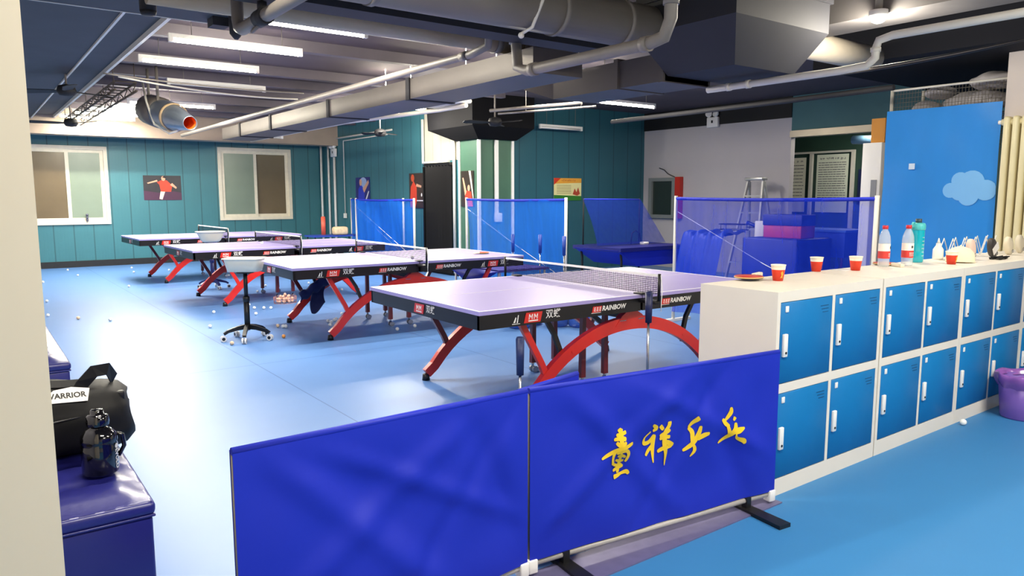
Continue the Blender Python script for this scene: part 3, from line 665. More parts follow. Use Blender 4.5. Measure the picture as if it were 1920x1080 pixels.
# ------------------------------------------------------------ barrier nets
def barrier_net(p0, p1, h, label, m=None, bow=.12, name='barrier_net', n=28):
    p0, p1 = Vector((*p0, 0)), Vector((*p1, 0)); L_ = (p1-p0).length; d = (p1-p0)/L_; nr = Vector((-d.y, d.x, 0))
    t = thing(name, label, 'net barrier', p0, math.atan2(d.y, d.x), 'blue net barriers')
    for x in (0, L_):
        po = MB().cyl((x, 0, 0), (x, 0, h+.03), .02, n=10).build('post', pipew, t)
        MB().box(x-.02, x+.02, -.28, .28, 0, .03).build('post_base', white, t)
    b = MB(); b.tube([(L_*i/n, 0, h-.012*math.sin(math.pi*i/n)) for i in range(n+1)], .018, 8); b.build('top_hem', hemblue, t)
    rnd = random.Random(int(L_*1000+p0.y*10))
    ph = [rnd.random()*6 for _ in range(4)]
    def fn(u, v):
        z = .12+(h-.12)*v; s = (1-v)
        return Vector((.02+(L_-.04)*u, bow*s*math.sin(math.pi*min(1, u*1.0))*.6+.03*s*math.sin(u*19+ph[0])+.018*math.sin(u*43+ph[1])*(.3+s)+.02*math.sin(v*5+u*9+ph[2]), z))
    MB().grid(fn, 90, 14).build('net_cloth', m or net_blue, t)
    MB().tube([(.03, 0, h-.15), (L_*.5, .05, .75), (L_-.03, 0, .35)], .004, 5).build('guy_line', whitecord, t)
    return t
barrier_net((6.57, 5.72), (6.50, 3.36), 1.42, 'wide blue net barrier at right behind the lockers', net_royal)
barrier_net((6.40, 9.85), (6.40, 7.45), 1.40, 'blue net barrier in front of the green column')
barrier_net((6.40, 13.95), (6.40, 11.55), 1.385, 'blue net barrier left of the black folding door')
barrier_net((6.75, 14.95), (6.75, 12.6), 1.385, 'rear blue net barrier nearest the far corner conduits')
# stick grips standing by the middle net: ball pickers
def picker(x, y, h, label, lean=0, grip='#1C3E9C', gl=.24):
    t = thing('ball_picker', label, 'ball picker', (x, y, 0))
    MB().cyl((0, 0, .1), (lean, 0, h-gl), .009, n=10).build('shaft', chrome, t)
    MB().cyl((lean, 0, h-gl), (lean, 0, h), .022, .026, n=14).lathe([(.026, 0), (.02, .012), (.001, .014)], (lean, 0, h), 14).build('grip', mat('picker_grip'+grip, grip, .45, bump=.3, scale=40), t)
    b = MB()
    for k in range(10):
        a = math.pi*k/10; b.tube([(math.cos(a)*.02, math.sin(a)*.02, .2), (math.cos(a)*.085, math.sin(a)*.085, .12), (math.cos(a)*.095, math.sin(a)*.095, .05), (0, 0, .004), (-math.cos(a)*.095, -math.sin(a)*.095, .05), (-math.cos(a)*.085, -math.sin(a)*.085, .12), (-math.cos(a)*.02, -math.sin(a)*.02, .2)], .0018, 4)
    b.build('ball_cage', chrome, t)
    return t
picker(6.27, 8.45, .90, 'ball picker with blue grip, left of three by the middle net')
picker(6.27, 7.83, .92, 'ball picker with blue grip, middle of three by the middle net')
picker(6.27, 7.33, .92, 'ball picker with blue grip, right of three by the middle net')
picker(2.62, 3.46, .60, 'dark grip ball picker standing behind the blue banner, left one', grip='#1E2C5C', gl=.22)
picker(3.66, 3.40, .80, 'tall ball picker with navy grip standing before the near table net post', grip='#1A2350', gl=.2)
# blue catch tub trolley behind table two
root = thing('catch_tray', 'low table with draped royal blue cloth tray behind the second table', 'tray', (5.7, 8.0, 0))
MB().box(-.4, .42, -.55, .55, .50, .53).build('tray_top', mat('tray_purple', '#3C3290', .5), root)
b = MB(); b.grid(lambda u, v: Vector((-.42-.06*math.sin(v*3), -.6+1.2*u, .54-.26*v*(1-abs(2*u-1))-.02)), 16, 6); b.build('cloth_skirt', bluecloth, root)
for x in (-.36, .38):
    for y in (-.5, .5): MB().cyl((x, y, 0), (x, y, .5), .014, n=8).build('leg', white, root)
# blue water barrels
b0 = None
barrel = mat('blue_clear_barrel', '#2A56B8', .15, alpha=.75, spec=.7)
for i, (x, y) in enumerate(((4.87, 6.45), (5.13, 6.55), (5.28, 6.28), (5.45, 6.1))):
    t = thing('water_barrel', 'translucent blue barrel under the nearest table, %s of the row' % ['leftmost', 'second from left', 'third from left', 'rightmost'][i], 'barrel', (x, y, 0), 0, 'blue barrels under the table')
    MB().lathe([(.001, .002), (.10, .0), (.125, .02), (.125, .10), (.118, .115), (.125, .13), (.125, .26), (.11, .30), (.05, .33)], n=20).build('barrel_body', barrel, t)
    MB().cyl((0, 0, .33), (0, 0, .37), .035, n=14).build('barrel_cap', mat('barrel_cap', '#1A2C7A', .4), t)
# ------------------------------------------------------------ practice table with catch net behind the nets
root = thing('robot_table', 'dark practice table with a navy catch net rigged over its end', 'practice table', (8.75, 8.55, 0))
MB().box(-.78, .78, -.55, .55, .60, .66).build('tabletop', mat('navy_top', '#1B1C6A', .4), root)
MB().prism([(-.8, .62), (.8, .62), (.6, .36), (-.35, .36)], -.5, .5, frame((0, 0, 0), (1, 0, 0), (0, 0, 1))).build('cloth_hammock', bluecloth, root)
for x in (-.66, .66):
    for y in (-.45, .45): MB().tube([(x, y, 0), (x, y, .45), (x*1.05, y, .62)], .018).build('leg', blackm, root)
for x in (-.6, .7): MB().cyl((x, .5, .62), (x, .5, 1.41), .012, n=8).build('net_pole', blackm, root)
MB().tube([(-.6, .5, 1.40), (.7, .5, 1.39)], .012).build('top_bar', hemblue, root)
MB().grid(lambda u, v: Vector((-.62-.22*(1-v)**1.6*(1-u)+1.34*u, .5-.75*(1-v)*.8, .68+.72*v)), 24, 10).build('catch_net', net_navy, root)
MB().tube([(.1, .1, .66), (.12, .1, .84), (.2, .1, .88), (.3, .1, .84), (.34, .1, .66)], .012).build('hoop', blackm, root)
MB().rbox(.2, .32, -.1, .0, .66, .70, .01).build('sponge_block', white, root)
# tarp covered stack, robot, box, ladder seen through the wide net
b = MB(); b.grid(lambda u, v: Vector((9.0+.9*v*.3, 7.08+.8*u, .02+.85*min(1, v*1.2)+.03*math.sin(u*23)*v+.02*math.sin(u*41))), 40, 8)
b.grid(lambda u, v: Vector((9.27+.5*v, 7.08+.8*u, .87+.03*math.sin(u*23)+.02*math.sin(u*41)+.02*math.sin(v*9))), 40, 8)
tag(b.build('covered_stack', mat('blue_tarp', '#1A3AA8', .6, bump=.3, scale=8)), 'blue cloth covered stack behind the wide right net', 'cover')
root = thing('training_robot', 'white ball launching robot on a pole behind the wide net', 'robot', (10.35, 7.2, 0))
MB().cyl((0, 0, .04), (0, 0, .95), .035, n=14).build('pole', white, root)
MB().rbox(-.08, .08, -.09, .09, .55, 1.05, .02).build('robot_body', white, root)
MB().cyl((-.02, .05, .95), (-.05, .25, 1.02), .03, n=10).build('launcher_head', mat('robot_blue', '#1E2C80', .4), root)
b = MB(); b.tube([(.2*math.cos(k*math.pi/10), .55+.26*math.sin(k*math.pi/10), .98) for k in range(21)], .007, 5); b.tube([(.2*math.cos(k*math.pi/10), .55+.26*math.sin(k*math.pi/10), .89) for k in range(21)], .006, 5)
for k in range(0, 20, 5): b.cyl((.2*math.cos(k*math.pi/10), .55+.26*math.sin(k*math.pi/10), .89), (.2*math.cos(k*math.pi/10), .55+.26*math.sin(k*math.pi/10), .98), .005, n=5)
b.cyl((0, .3, .94), (0, .05, .94), .007, n=5); b.build('wire_hopper', blackm, root)
MB().lathe([(.2, 0), (.2, .02), (.05, .045)], n=18, caps=True).build('base_plate', white, root)
b = MB(); b.rbox(9.55, 9.9, 6.0, 6.62, .84, 1.02, .01); b.mi = 1; b.rbox(9.54, 9.9, 5.99, 6.63, 1.02, 1.18, .01)
tag(b.build('storage_crate', [mat('crate_red', '#C23A4A', .5), mat('crate_navy', '#232F8A', .5)]), 'red and navy crate behind the wide right net', 'crate')
tag(MB().rbox(9.3, 10.2, 5.9, 6.8, .02, .84, .02).build('storage_bench', mat('navy_cabinet', '#1A2E90', .5)), 'navy cabinet under the red and navy crate', 'cabinet')
root = thing('step_ladder', 'grey aluminium step ladder leaning open against the white wall', 'ladder', (11.2, 7.95, 0))
alu = mat('aluminium', '#C4C4C4', .35, metal=.6)
b = MB()
for s in (-1, 1): b.sweep([(-.35, s*.30, 0), (0, s*.15, 1.74)], (0, 1, 0), .05, .03); 
for k in range(1, 6): b.box(-.35+.35*k/6-.03, -.35+.35*k/6+.05, -.28+.02*k, .28-.02*k, 1.74*k/6-.015, 1.74*k/6+.01)
b.build('front_frame', alu, root)
b = MB()
for s in (-1, 1): b.sweep([(.3, s*.30, 0), (.03, s*.15, 1.70)], (0, 1, 0), .04, .03)
b.build('rear_frame', alu, root); MB().rbox(-.08, .08, -.18, .18, 1.72, 1.77, .01).build('top_step', alu, root)
# two practice tables by the mirror wall seen as pale lines
for i, (x, y, lab) in enumerate(((10.6, 6.35, 'blue covered play table behind the wide net, nearer the crate'), (10.9, 4.9, 'blue covered play table behind the wide net, nearer the tall cabinet'))):
    t = thing('play_table', lab, 'table', (x, y, 0)); MB().box(-.35, .35, -.62, .62, .92, .95).build('tabletop', mat('pale_blue_top', '#4A78D8', .5), t)
    MB().box(-.33, .33, -.6, .6, .55, .92).build('apron', mat('blue_skirt', '#2A4AC0', .5), t)
    for a in (-.3, .3):
        for c in (-.55, .55): MB().cyl((a, c, 0), (a, c, .92), .02, n=8).build('leg', maroon, t)
# fire hose box and red frame on the white wall
root = thing('hose_cabinet', 'grey framed glass hose cabinet with red side on the white wall', 'cabinet', (11.59, 10.42, 1.0))
b = MB()
for (y0, y1, z0, z1) in ((-.36, .36, .75, .82), (-.36, .36, 0, .07), (.27, .36, .07, .75), (-.36, -.27, .07, .75)): b.box(-.08, 0, y0, y1, z0, z1)
b.build('cabinet_frame', mat('grey_frame', '#7A8080', .5), root); MB().box(-.03, -.02, -.27, .27, .07, .75).build('glass_door', mat('dark_glass', '#24302C', .1, spec=.8), root)
MB().box(-.10, 0, -.50, -.37, 0, .83).build('red_side', mat('hose_red', '#B8281C', .5), root)
MB().tube([(-.02, .12, 1.02), (-.03, -.02, .98), (-.03, -.12, .9), (-.03, -.3, .83)], .008).build('power_lead', black, root)
# mirrored notices and poster, built as objects behind the mirror plane
def lines_notice(o, W, H, label, title, rows, tint):
    b = MB(); mats = [mat('paper_'+tint, '#E8EEDC' if tint == 'g' else '#EEEAD8', .5), mat('ink', '#3A3F48', .6)]
    M = frame(o, (0, -1, 0), (0, 0, 1)); b.box(0, W, 0, H, 0, .004, M); b.mi = 1
    glyphs(b, M @ Matrix.Translation((0, 0, .0045)), W*.08, W*.92, H*.93, H*.05, title, random.Random(title))
    rn = random.Random(3)
    for k in range(rows):
        z = H*(.86-.68*k/rows); x = W*.06
        while x < W*.9:
            l = W*rn.uniform(.05, .16); b.box(x, min(x+l, W*.94), z-.007, z+.005, .004, .006, M); x += l+W*.015
    return tag(b.build('wall_notice', mats), label, 'notice')
lines_notice((13.98, 9.40, 1.12), .66, 1.11, 'narrow white printed notice left of the two reflected in the mirror', 6, 11, 'y')
lines_notice((13.98, 8.50, 1.12), .67, 1.15, 'wide white printed notice with dense lines reflected in the mirror', 9, 17, 'g')
tag(MB().box(13.93, 13.99, 8.58, 8.64, .4, 2.30).build('wall_strip', pipew), 'pale vertical strip between the two printed notices', 'strip')
tag(MB().box(13.93, 13.99, 7.70, 7.76, .4, 2.30).build('wall_strip', pipew), 'pale vertical strip right of the dense printed notice', 'strip')
tag(MB().box(13.94, 13.99, 7.7, 9.49, 2.30, 2.34).build('wall_strip', pipew), 'pale level strip along the top of the printed notices', 'strip')
poster('team', (13.98, 7.62, 1.30), (0, -1, 0), .40, .66, 'dark blue player poster at the right end of the mirror reflection', [([(.1, 0), (.2, .5), (.45, .65), (.6, .3), (.55, 0)], '#2A3A9C'), (ell(.35, .72, .1, .08), skin_), ([(.5, 0), (.6, .55), (.85, .6), (.95, 0)], '#7A2434'), (ell(.72, .68, .1, .08), skin_), ([(.3, .4), (.6, .2), (.62, .26), (.34, .48)], '#E6C8B8')], '#1A2450')
tag(MB().cyl((12.6, 7.0, 2.42), (12.6, 6.0, 2.36), .075, n=18).cyl((12.6, 6.5, 2.45), (12.6, 6.5, 2.75), .01, n=6).build('blue_duct', mat('blue_duct', '#6E98B8', .35, var=.2)), 'short light blue duct stub seen in the mirror', 'duct')
# ------------------------------------------------------------ cabinet, box, cloud backdrop, cage
root = thing('tall_cabinet', 'tall white cabinet standing between mirror and blue backdrop', 'cabinet', (8.35, 4.21, 0))
MB().rbox(-.35, .35, -.09, .12, 0, 2.02, .006).build('cabinet_body', white, root)
MB().box(-.365, -.35, -.06, .0, .0, 1.62).build('grey_post', mat('grey_post', '#8E9092', .5, metal=.4), root)
tag(MB().box(8.05, 8.35, 4.12, 4.27, 2.021, 2.28).build('cardboard_box', mat('cardboard', '#C98A3C', .8, var=.08)), 'small brown cardboard box on top of the tall white cabinet', 'box')
root = thing('cloud_backdrop', 'sky blue printed cloth backdrop with pale clouds behind the lockers', 'backdrop', (8.0, 3.54, 0))
def bd(u, v, dx=0): return Vector((-.02-.010*math.sin(u*4+v*3)-.006*math.sin(u*9-v*11)-.004*math.sin(v*17+u*13)-dx, .53-1.09*u, .25+(2.085+.0*u)*v))
MB().grid(lambda u, v: bd(u, v), 50, 50).build('printed_cloth', mat('sky_blue_cloth', '#2A8ADC', .4, spec=.4, var=.10, scale=1.6, bump=.12, stretch=(1, 2.6, .7)), root)
cl = MB(); pm = mat('pale_cloud_print', '#7CBDF2', .45)
for ci, (cu, cv, r) in enumerate(((.62, .60, .075), (.70, .645, .085), (.80, .635, .12), (.92, .60, .10), (.78, .575, .10), (.70, .59, .08))):
    rings = 18; c = cl.v(bd(cu, cv, .004+.0012*ci)); pr = [cl.v(bd(min(.999, cu+r*.9*math.cos(2*math.pi*k/rings)), cv+r*.48*math.sin(2*math.pi*k/rings), .004+.0012*ci)) for k in range(rings)]
    for k in range(rings): cl.face([c, pr[k], pr[(k+1) % rings]], True)
cl.build('cloud_print', pm, root)
MB().box(-.045, -.04, .2, .26, 1.72, 1.78).build('stain_patch', mat('pale_patch', '#D0E0F0', .6), root)
root = thing('wire_cage', 'white storage cage with wire mesh above the blue backdrop', 'cage', (8.1, 3.54, 0))
b = MB()
for y in (.55, -.57): b.cyl((0, y, 0), (0, y, 2.62), .018, n=8)
b.cyl((0, .55, 2.56), (0, -.57, 2.56), .012, n=8); b.cyl((.7, .55, 0), (.7, .55, 2.62), .018, n=8)
b.build('cage_frame', pipew, root)
b = MB()
for k in range(38): y = .55-1.12*k/37; b.cyl((0, y, 1.9), (0, y, 2.56), .0022, n=4)
for k in range(16): z = 1.9+.66*k/15; b.cyl((.002, .55, z), (.002, -.57, z), .0022, n=4)
b.build('wire_mesh', mat('wire_grey', '#8A8478', .4, metal=.5), root)
MB().box(.03, .7, -.56, .54, 2.24, 2.26).build('cage_shelf', pipew, root)
sack = mat('white_sack', '#B4B0B4', .75, bump=.3, scale=6)
for i, (y, z, sx, sy, sz) in enumerate(((3.86, 2.36, .20, .13, .085), (3.38, 2.39, .24, .30, .115), (3.22, 2.59, .22, .22, .085), (3.74, 2.53, .2, .13, .06))):
    b = MB(); b.ball((8.42, y, z), 1, 20, 14, (sx, sy, sz))
    for v in b.b.verts:
        d = Vector((math.sin(v.co.y*23+v.co.z*17), math.sin(v.co.x*19), math.sin(v.co.y*29+v.co.x*13)))*.012; v.co += d
    tag(b.build('stuffed_sack', sack), 'stuffed white sack in the storage cage, %s' % ['leftmost on the shelf', 'large one on the shelf at right', 'topmost near the pillar', 'upper one at left'][i], 'sack')
# radiator on the pillar
root = thing('radiator', 'cream column radiator on the pillar at the right edge', 'radiator', (7.9, 2.66, .75))
rm = mat('radiator_cream', '#E8DCAE', .4)
for k in range(9): MB().rbox(-.05, .05, .23-.075*k-.028, .23-.075*k+.028, 0, 1.43, .02, seg=3).build('radiator_fin', rm, root)
MB().cyl((0, .28, 1.38), (0, -.5, 1.38), .03, n=12).cyl((0, .28, .06), (0, -.5, .06), .03, n=12).build('header_tube', rm, root)
MB().cyl((0, .27, 1.38), (0, .31, 1.38), .02, n=10).build('valve', white, root)
# ------------------------------------------------------------ lockers
frm = mat('locker_grey_frame', '#E6DED0', .4, var=.03)
doorm = mat('locker_blue_door', '#1070AE', .45, spec=.3, var=.04, scale=2)
dark = mat('dark_gap', '#16304A', .7)
def make_locker(W, label):
    t = thing('locker_unit', label, 'locker', (0, 0, 0), 0, 'blue door locker units in a row')
    D_ = .45; H = 1.0; s = .026; b = MB()
    b.box(0, W, .03, D_, 0, H-.05); b.box(0, W, .0, D_, H-.05, H)
    for (z0, z1) in ((.085, .51), (.555, H-.05)):
        b.box(0, s, 0, .03, z0, z1); b.box(W-s, W, 0, .03, z0, z1); b.box(W/2-.012, W/2+.012, 0, .03, z0, z1)
    b.box(0, W, 0, .03, 0, .085); b.box(0, W, 0, .03, .51, .555)
    b.build('locker_body', frm, t)
    for (x0, x1) in ((s, W/2-.012), (W/2+.012, W-s)):
        for (z0, z1) in ((.085, .51), (.555, .95)):
            dr = MB().rbox(x0+.003, x1-.003, -.002, .02, z0+.003, z1-.003, .003, seg=1).build('door', doorm, t)
            zc = (z0+z1)/2-.01
            h = MB().rbox(x0+.02, x0+.052, -.014, 0, zc-.055, zc+.055, .003).build('handle', white, dr)
            MB().cyl((x0+.036, -.017, zc-.035), (x0+.036, -.013, zc-.035), .006, n=10).build('keyhole', black, h)
            MB().rbox(x0+.035, x0+.06, -.006, -.001, z1-.05, z1-.02, .002).build('number_tag', white, dr)
            v = MB()
            for k in range(3): v.box(x1-.11+.01*k, x1-.04, -.004, -.002, z1-.045-.016*k, z1-.0435-.016*k)
            v.build('vent_slots', dark, dr)
    return t
lk = make_locker(.965, 'first locker unit at the near end, with cups and a paddle on top'); lk.location = (3.02, 2.0, 0)
l2 = make_locker(.985, 'second locker unit from the near end, under the two water bottles'); l2.location = (3.995, 2.0, 0)
l3 = dup(l2, (4.982, 2.0, 0), label='third locker unit, beside the purple bin under the cap')
l4 = dup(l2, (5.969, 2.0, 0), label='fourth locker unit, running out at the right edge')
l5 = dup(l2, (6.956, 2.0, 0), label='last locker unit by the radiator pillar, beyond the frame'); l5.scale = (.88, 1, 1)
# ------------------------------------------------------------ blue fabric banners
STROKES = [[(0.416,0.522,0.0074),(0.42,0.515,0.0074),(0.436,0.509,0.0056)],[(0.423,0.515,0.0074),(0.425,0.494,0.0084),(0.424,0.45,0.0075)],[(0.398,0.499,0.0046),(0.43,0.499,0.0056),(0.453,0.503,0.0056)],[(0.387,0.482,0.0046),(0.417,0.483,0.0071),(0.449,0.475,0.006)],[(0.399,0.469,0.0052),(0.422,0.452,0.0065),(0.449,0.462,0.0052)],[(0.491,0.449,0.0057),(0.449,0.442,0.0068),(0.404,0.435,0.0074),(0.364,0.42,0.0059),(0.335,0.408,0.0033)],[(0.397,0.432,0.0056),(0.391,0.404,0.0045),(0.397,0.371,0.0052)],[(0.404,0.422,0.0052),(0.45,0.426,0.0056),(0.469,0.406,0.0064),(0.458,0.374,0.0049)],[(0.411,0.407,0.0037),(0.432,0.408,0.0049),(0.455,0.396,0.0038)],[(0.405,0.393,0.0037),(0.428,0.383,0.0049),(0.448,0.384,0.0038)],[(0.427,0.419,0.0049),(0.428,0.374,0.006),(0.427,0.33,0.0057)],[(0.398,0.374,0.0045),(0.421,0.364,0.0049),(0.444,0.366,0.0045)],[(0.401,0.344,0.0049),(0.428,0.354,0.0068),(0.451,0.359,0.0049)],[(0.406,0.316,0.0075),(0.427,0.32,0.0064),(0.445,0.326,0.0049),(0.47,0.329,0.0068),(0.482,0.316,0.0046)],[(0.595,0.508,0.0042),(0.62,0.489,0.0073),(0.601,0.48,0.005)],[(0.591,0.478,0.0027),(0.563,0.454,0.0031),(0.564,0.43,0.0065),(0.59,0.433,0.0069),(0.613,0.461,0.0058)],[(0.613,0.461,0.0069),(0.609,0.417,0.0077),(0.611,0.382,0.0058),(0.615,0.337,0.0023)],[(0.608,0.414,0.0069),(0.587,0.394,0.0062),(0.573,0.375,0.0046)],[(0.639,0.497,0.0069),(0.659,0.476,0.0058)],[(0.69,0.508,0.0074),(0.688,0.489,0.0074),(0.667,0.465,0.0058)],[(0.643,0.448,0.0058),(0.667,0.457,0.0074),(0.697,0.47,0.0051)],[(0.643,0.436,0.005),(0.668,0.442,0.0062),(0.698,0.438,0.0059)],[(0.672,0.474,0.007),(0.669,0.438,0.0086),(0.673,0.402,0.0086),(0.682,0.369,0.0067),(0.684,0.31,0.0016)],[(0.659,0.42,0.0066),(0.688,0.415,0.0078),(0.721,0.398,0.0059)],[(0.635,0.382,0.0054),(0.664,0.392,0.0074),(0.714,0.395,0.0051)],[(0.856,0.499,0.008),(0.846,0.492,0.0092),(0.823,0.479,0.0072),(0.804,0.46,0.0044)],[(0.803,0.46,0.0052),(0.824,0.439,0.0076),(0.827,0.407,0.0076),(0.826,0.379,0.0052)],[(0.868,0.46,0.0052),(0.861,0.429,0.0088),(0.834,0.39,0.0092),(0.801,0.372,0.0072),(0.776,0.362,0.0044)],[(0.854,0.402,0.0068),(0.888,0.413,0.0089),(0.925,0.416,0.0053)],[(0.835,0.378,0.0048),(0.843,0.352,0.0077),(0.818,0.328,0.002)],[(1.046,0.517,0.0045),(1.048,0.496,0.009),(1.031,0.474,0.007),(1.015,0.46,0.0037)],[(1.001,0.469,0.0053),(1.016,0.448,0.0074),(1.039,0.43,0.0054)],[(1.075,0.468,0.0079),(1.065,0.453,0.0045)],[(1.027,0.44,0.0058),(1.039,0.412,0.0066),(1.045,0.392,0.0062)],[(1.078,0.442,0.0058),(1.072,0.41,0.01),(1.038,0.383,0.0083),(0.99,0.357,0.0037)],[(1.057,0.403,0.0079),(1.096,0.404,0.0104),(1.136,0.409,0.0034)],[(1.08,0.395,0.0025),(1.085,0.371,0.0046),(1.124,0.353,0.0084),(1.132,0.336,0.0042)]]
def banner(p0, p1, h0, h1, label, chars=False, seed=1, feet=None):
    p0, p1 = Vector((*p0, 0)), Vector((*p1, 0)); L_ = (p1-p0).length; d = (p1-p0)/L_
    t = thing('fabric_barrier', label, 'barrier', p0, math.atan2(d.y, d.x), 'low blue cloth barriers')
    rn = random.Random(seed); ph = [rn.random()*6 for _ in range(8)]
    def S(u, w_, lift=0):
        uu = u/L_; k = (h1-w_)
        e = min(1, 7*k)*min(1, 5*max(0, w_-h0)+.25)
        def crease(a, c, wd): q = (u*math.sin(a)+w_*math.cos(a)-c)/wd; return math.exp(-q*q)
        e *= min(1, 9*uu, 9*(1-uu)); y = -.014-.014*math.sin(uu*math.pi)*math.sin(w_*4+ph[0])*min(1, 6*k)
        y -= e*(.020*crease(.75+.1*ph[1]/6, .35+.2*L_, .05)+.014*crease(.5, .62+.3*ph[2]/6, .035)-.016*crease(1.15, .9+.2*ph[3]/6, .06)+.016*crease(-.6, .12, .05)-.010*crease(-.9, -.35, .04))
        y -= e*(.008*math.sin((u*1.1+w_*2.0)*5+ph[4])+.004*math.sin((u*2.2-w_*3.1)*4+ph[5]))+.003*math.sin(u*15+w_*9+ph[6])*min(1, 4*k)*min(1, 9*uu, 9*(1-uu))
        return Vector((u, y-lift, w_))
    for (x, z0, z1) in ((0.008, 0.03, h1), (L_-.008, .03, h1)): MB().cyl((x, .004, z0), (x, .004, z1), .008, n=8).build('frame_post', pipeg, t)
    MB().cyl((0, 0, h0-.015), (L_, 0, h0-.015), .012, n=8).build('bottom_rail', mat('rail_grey', '#A8A4A0', .4), t)
    for x in (.015, L_-.015): MB().rbox(x-.02, x+.02, -.02, .02, h0-.05, h0+.005, .005).build('corner_joint', white, t)
    b = MB(); g = b.grid(lambda a, c: S(a*L_, h0+(h1-h0)*c), 70, 36)
    b.grid(lambda a, c: S(a*L_, h0+(h1-h0)*c)+Vector((0, .016+.012, 0)), 30, 12)
    b.tube([(0, -.004, h1), (L_, -.004, h1)], .012, 8)
    cloth = b.build('cloth_cover', bluecloth, t)
    if chars:
        for c0, c1 in ((0, 14), (14, 25), (25, 30), (30, 37)):
            b = MB()
            for k, st in enumerate(STROKES[c0:c1]): b.stroke([(u, w_, h*1.35) for u, w_, h in st], S, .0028+.00008*k)
            b.build('brush_character', yellow, cloth)
    for x, ya in (feet or ((.17, -.22), (L_-.17, -.22))):
        MB().prism([(-.035, ya), (.035, ya), (.03, ya*.1), (.03, .20), (-.03, .20), (-.03, ya*.1)], 0, .018, Matrix.Translation((x, 0, 0))).box(x-.015, x+.015, -.015, .015, .015, h0).build('foot', black, t)
    return t
banner((.555, 2.08), (1.615, 2.10), .07, .735, 'plain blue cloth barrier in the foreground, left panel', seed=3)
banner((1.635, 2.11), (2.985, 1.965), .065, .73, 'blue cloth barrier with yellow brush lettering beside the lockers', True, seed=5)
banner((1.66, 2.21), (2.04, 2.30), .07, .70, 'third blue cloth barrier, only its upper corner peeking behind', seed=9, feet=((.08, -.03), (.30, -.03)))
# ------------------------------------------------------------ benches
def bench(x0, x1, y0, y1, label):
    t = thing('storage_bench', label, 'bench', ((x0+x1)/2, (y0+y1)/2, 0)); W, D_ = (x1-x0)/2, (y1-y0)/2
    MB().rbox(-W+.01, W-.01, -D_+.01, D_-.01, .02, .33, .012).build('bench_body', leather, t)
    b = MB(); n = max(2, round((y1-y0)/.26))
    b.rbox(-W, W, -D_, D_, .335, .385, .018, seg=3)
    def top(u, v):
        y = -D_+.01+(2*D_-.02)*v; x = -W+.01+(2*W-.02)*u
        e = min(1, 10*u, 10*(1-u))*min(1, 14*v, 14*(1-v))
        q = abs(math.sin(v*n*math.pi))**.4*abs(math.sin(u*2*math.pi))**.3 if True else 1
        return Vector((x, y, .383+.032*e*(.45+.55*q)+.002*math.sin(x*90+y*40)))
    b.grid(top, 30, 60); b.build('seat_cushion', leather, t)
    MB().rbox(-W+.002, W-.002, -D_+.002, D_-.002, .328, .338, .004).build('piping', leather, t)
    return t
bench(-.35, .47, 2.74, 4.2, 'near navy leather storage bench carrying the black bag')
bench(-.35, .49, 5.45, 7.3, 'far navy leather storage bench behind the black bag')
tag(MB().ball((.02, 6.1, .442), .03, 10, 8, (2.2, 1.5, .7)).ball((.06, 6.02, .442), .025, 8, 6, (1.6, 1.4, .8)).build('crumpled_tissue', white), 'crumpled white tissue on the far navy bench', 'tissue')
tag(MB().rbox(-.02, .12, 2.84, 3.03, .418, .43, .004).build('tablet', mat('glossy_black', '#050506', .08)), 'glossy black tablet on the near bench', 'tablet')
# duffel bag
root = thing('duffel_bag', 'black duffel bag with a white patch lying on the near bench', 'bag', (.10, 3.42, .415))
bagm = mat('black_nylon', '#08080A', .6, spec=.3, bump=.35, scale=7)
b = MB(); rings = []; N = 26
for i in range(N+1):
    u = i/N; x = -.40+.80*u; e = (1-abs(2*u-1)**6)**.5; rg = []
    for k in range(28):
        a = 2*math.pi*k/28; ca_, sa_ = math.cos(a), math.sin(a)
        yy = .165*math.copysign(abs(ca_)**.7, ca_)*(.55+.45*e)+.006*math.sin(9*a+x*12)
        zz = .14+.14*math.copysign(abs(sa_)**.75, sa_)*(.72+.28*e)+(.012*math.sin(x*9+1)+.006*math.sin(x*31+a*3))*max(0, sa_)
        rg.append(b.v(Vector((x+.015*math.sin(a*2), yy, max(.002, zz)))))
    rings.append(rg)
b.skin(rings); b.build('bag_body', bagm, root)
MB().sweep([(-.22, -.04, .27), (-.10, -.06, .30), (.04, -.06, .305), (.16, -.05, .29), (.24, -.05, .285)], (0, .5, -1), .045, .006).build('shoulder_strap', bagm, root)
MB().sweep([(.20, -.11, .24), (.23, -.10, .29), (.275, -.09, .335), (.33, -.05, .33), (.36, .02, .27)], (.5, -1, .2), .05, .006).build('carry_handle', bagm, root)
M = frame((.17, -.135, .262), (1, .0, -.05), (0, .45, .7)); b = MB(); b.prism([(-.10, -.028), (.07, -.03), (.082, .022), (.02, .033), (-.04, .024)], 0, .003, M); b.mi = 1
b.addmesh(text_mesh('WARRIOR', .030, .0008), M @ Matrix.Translation((-.002, -.002, .0042))); b.build('name_patch', [white, black], root)
MB().tube([(-.3, -.168, .17), (-.1, -.178, .165), (.1, -.176, .17), (.3, -.15, .18)], .004, 6).build('zip', mat('dark_zip', '#2A2A2C', .3, metal=.5), root)
for (x, y, z) in ((.36, -.08, .21), (.385, -.02, .16)): MB().rbox(x-.02, x+.02, y-.012, y+.012, z-.02, z+.03, .006).build('strap_buckle', black, root)
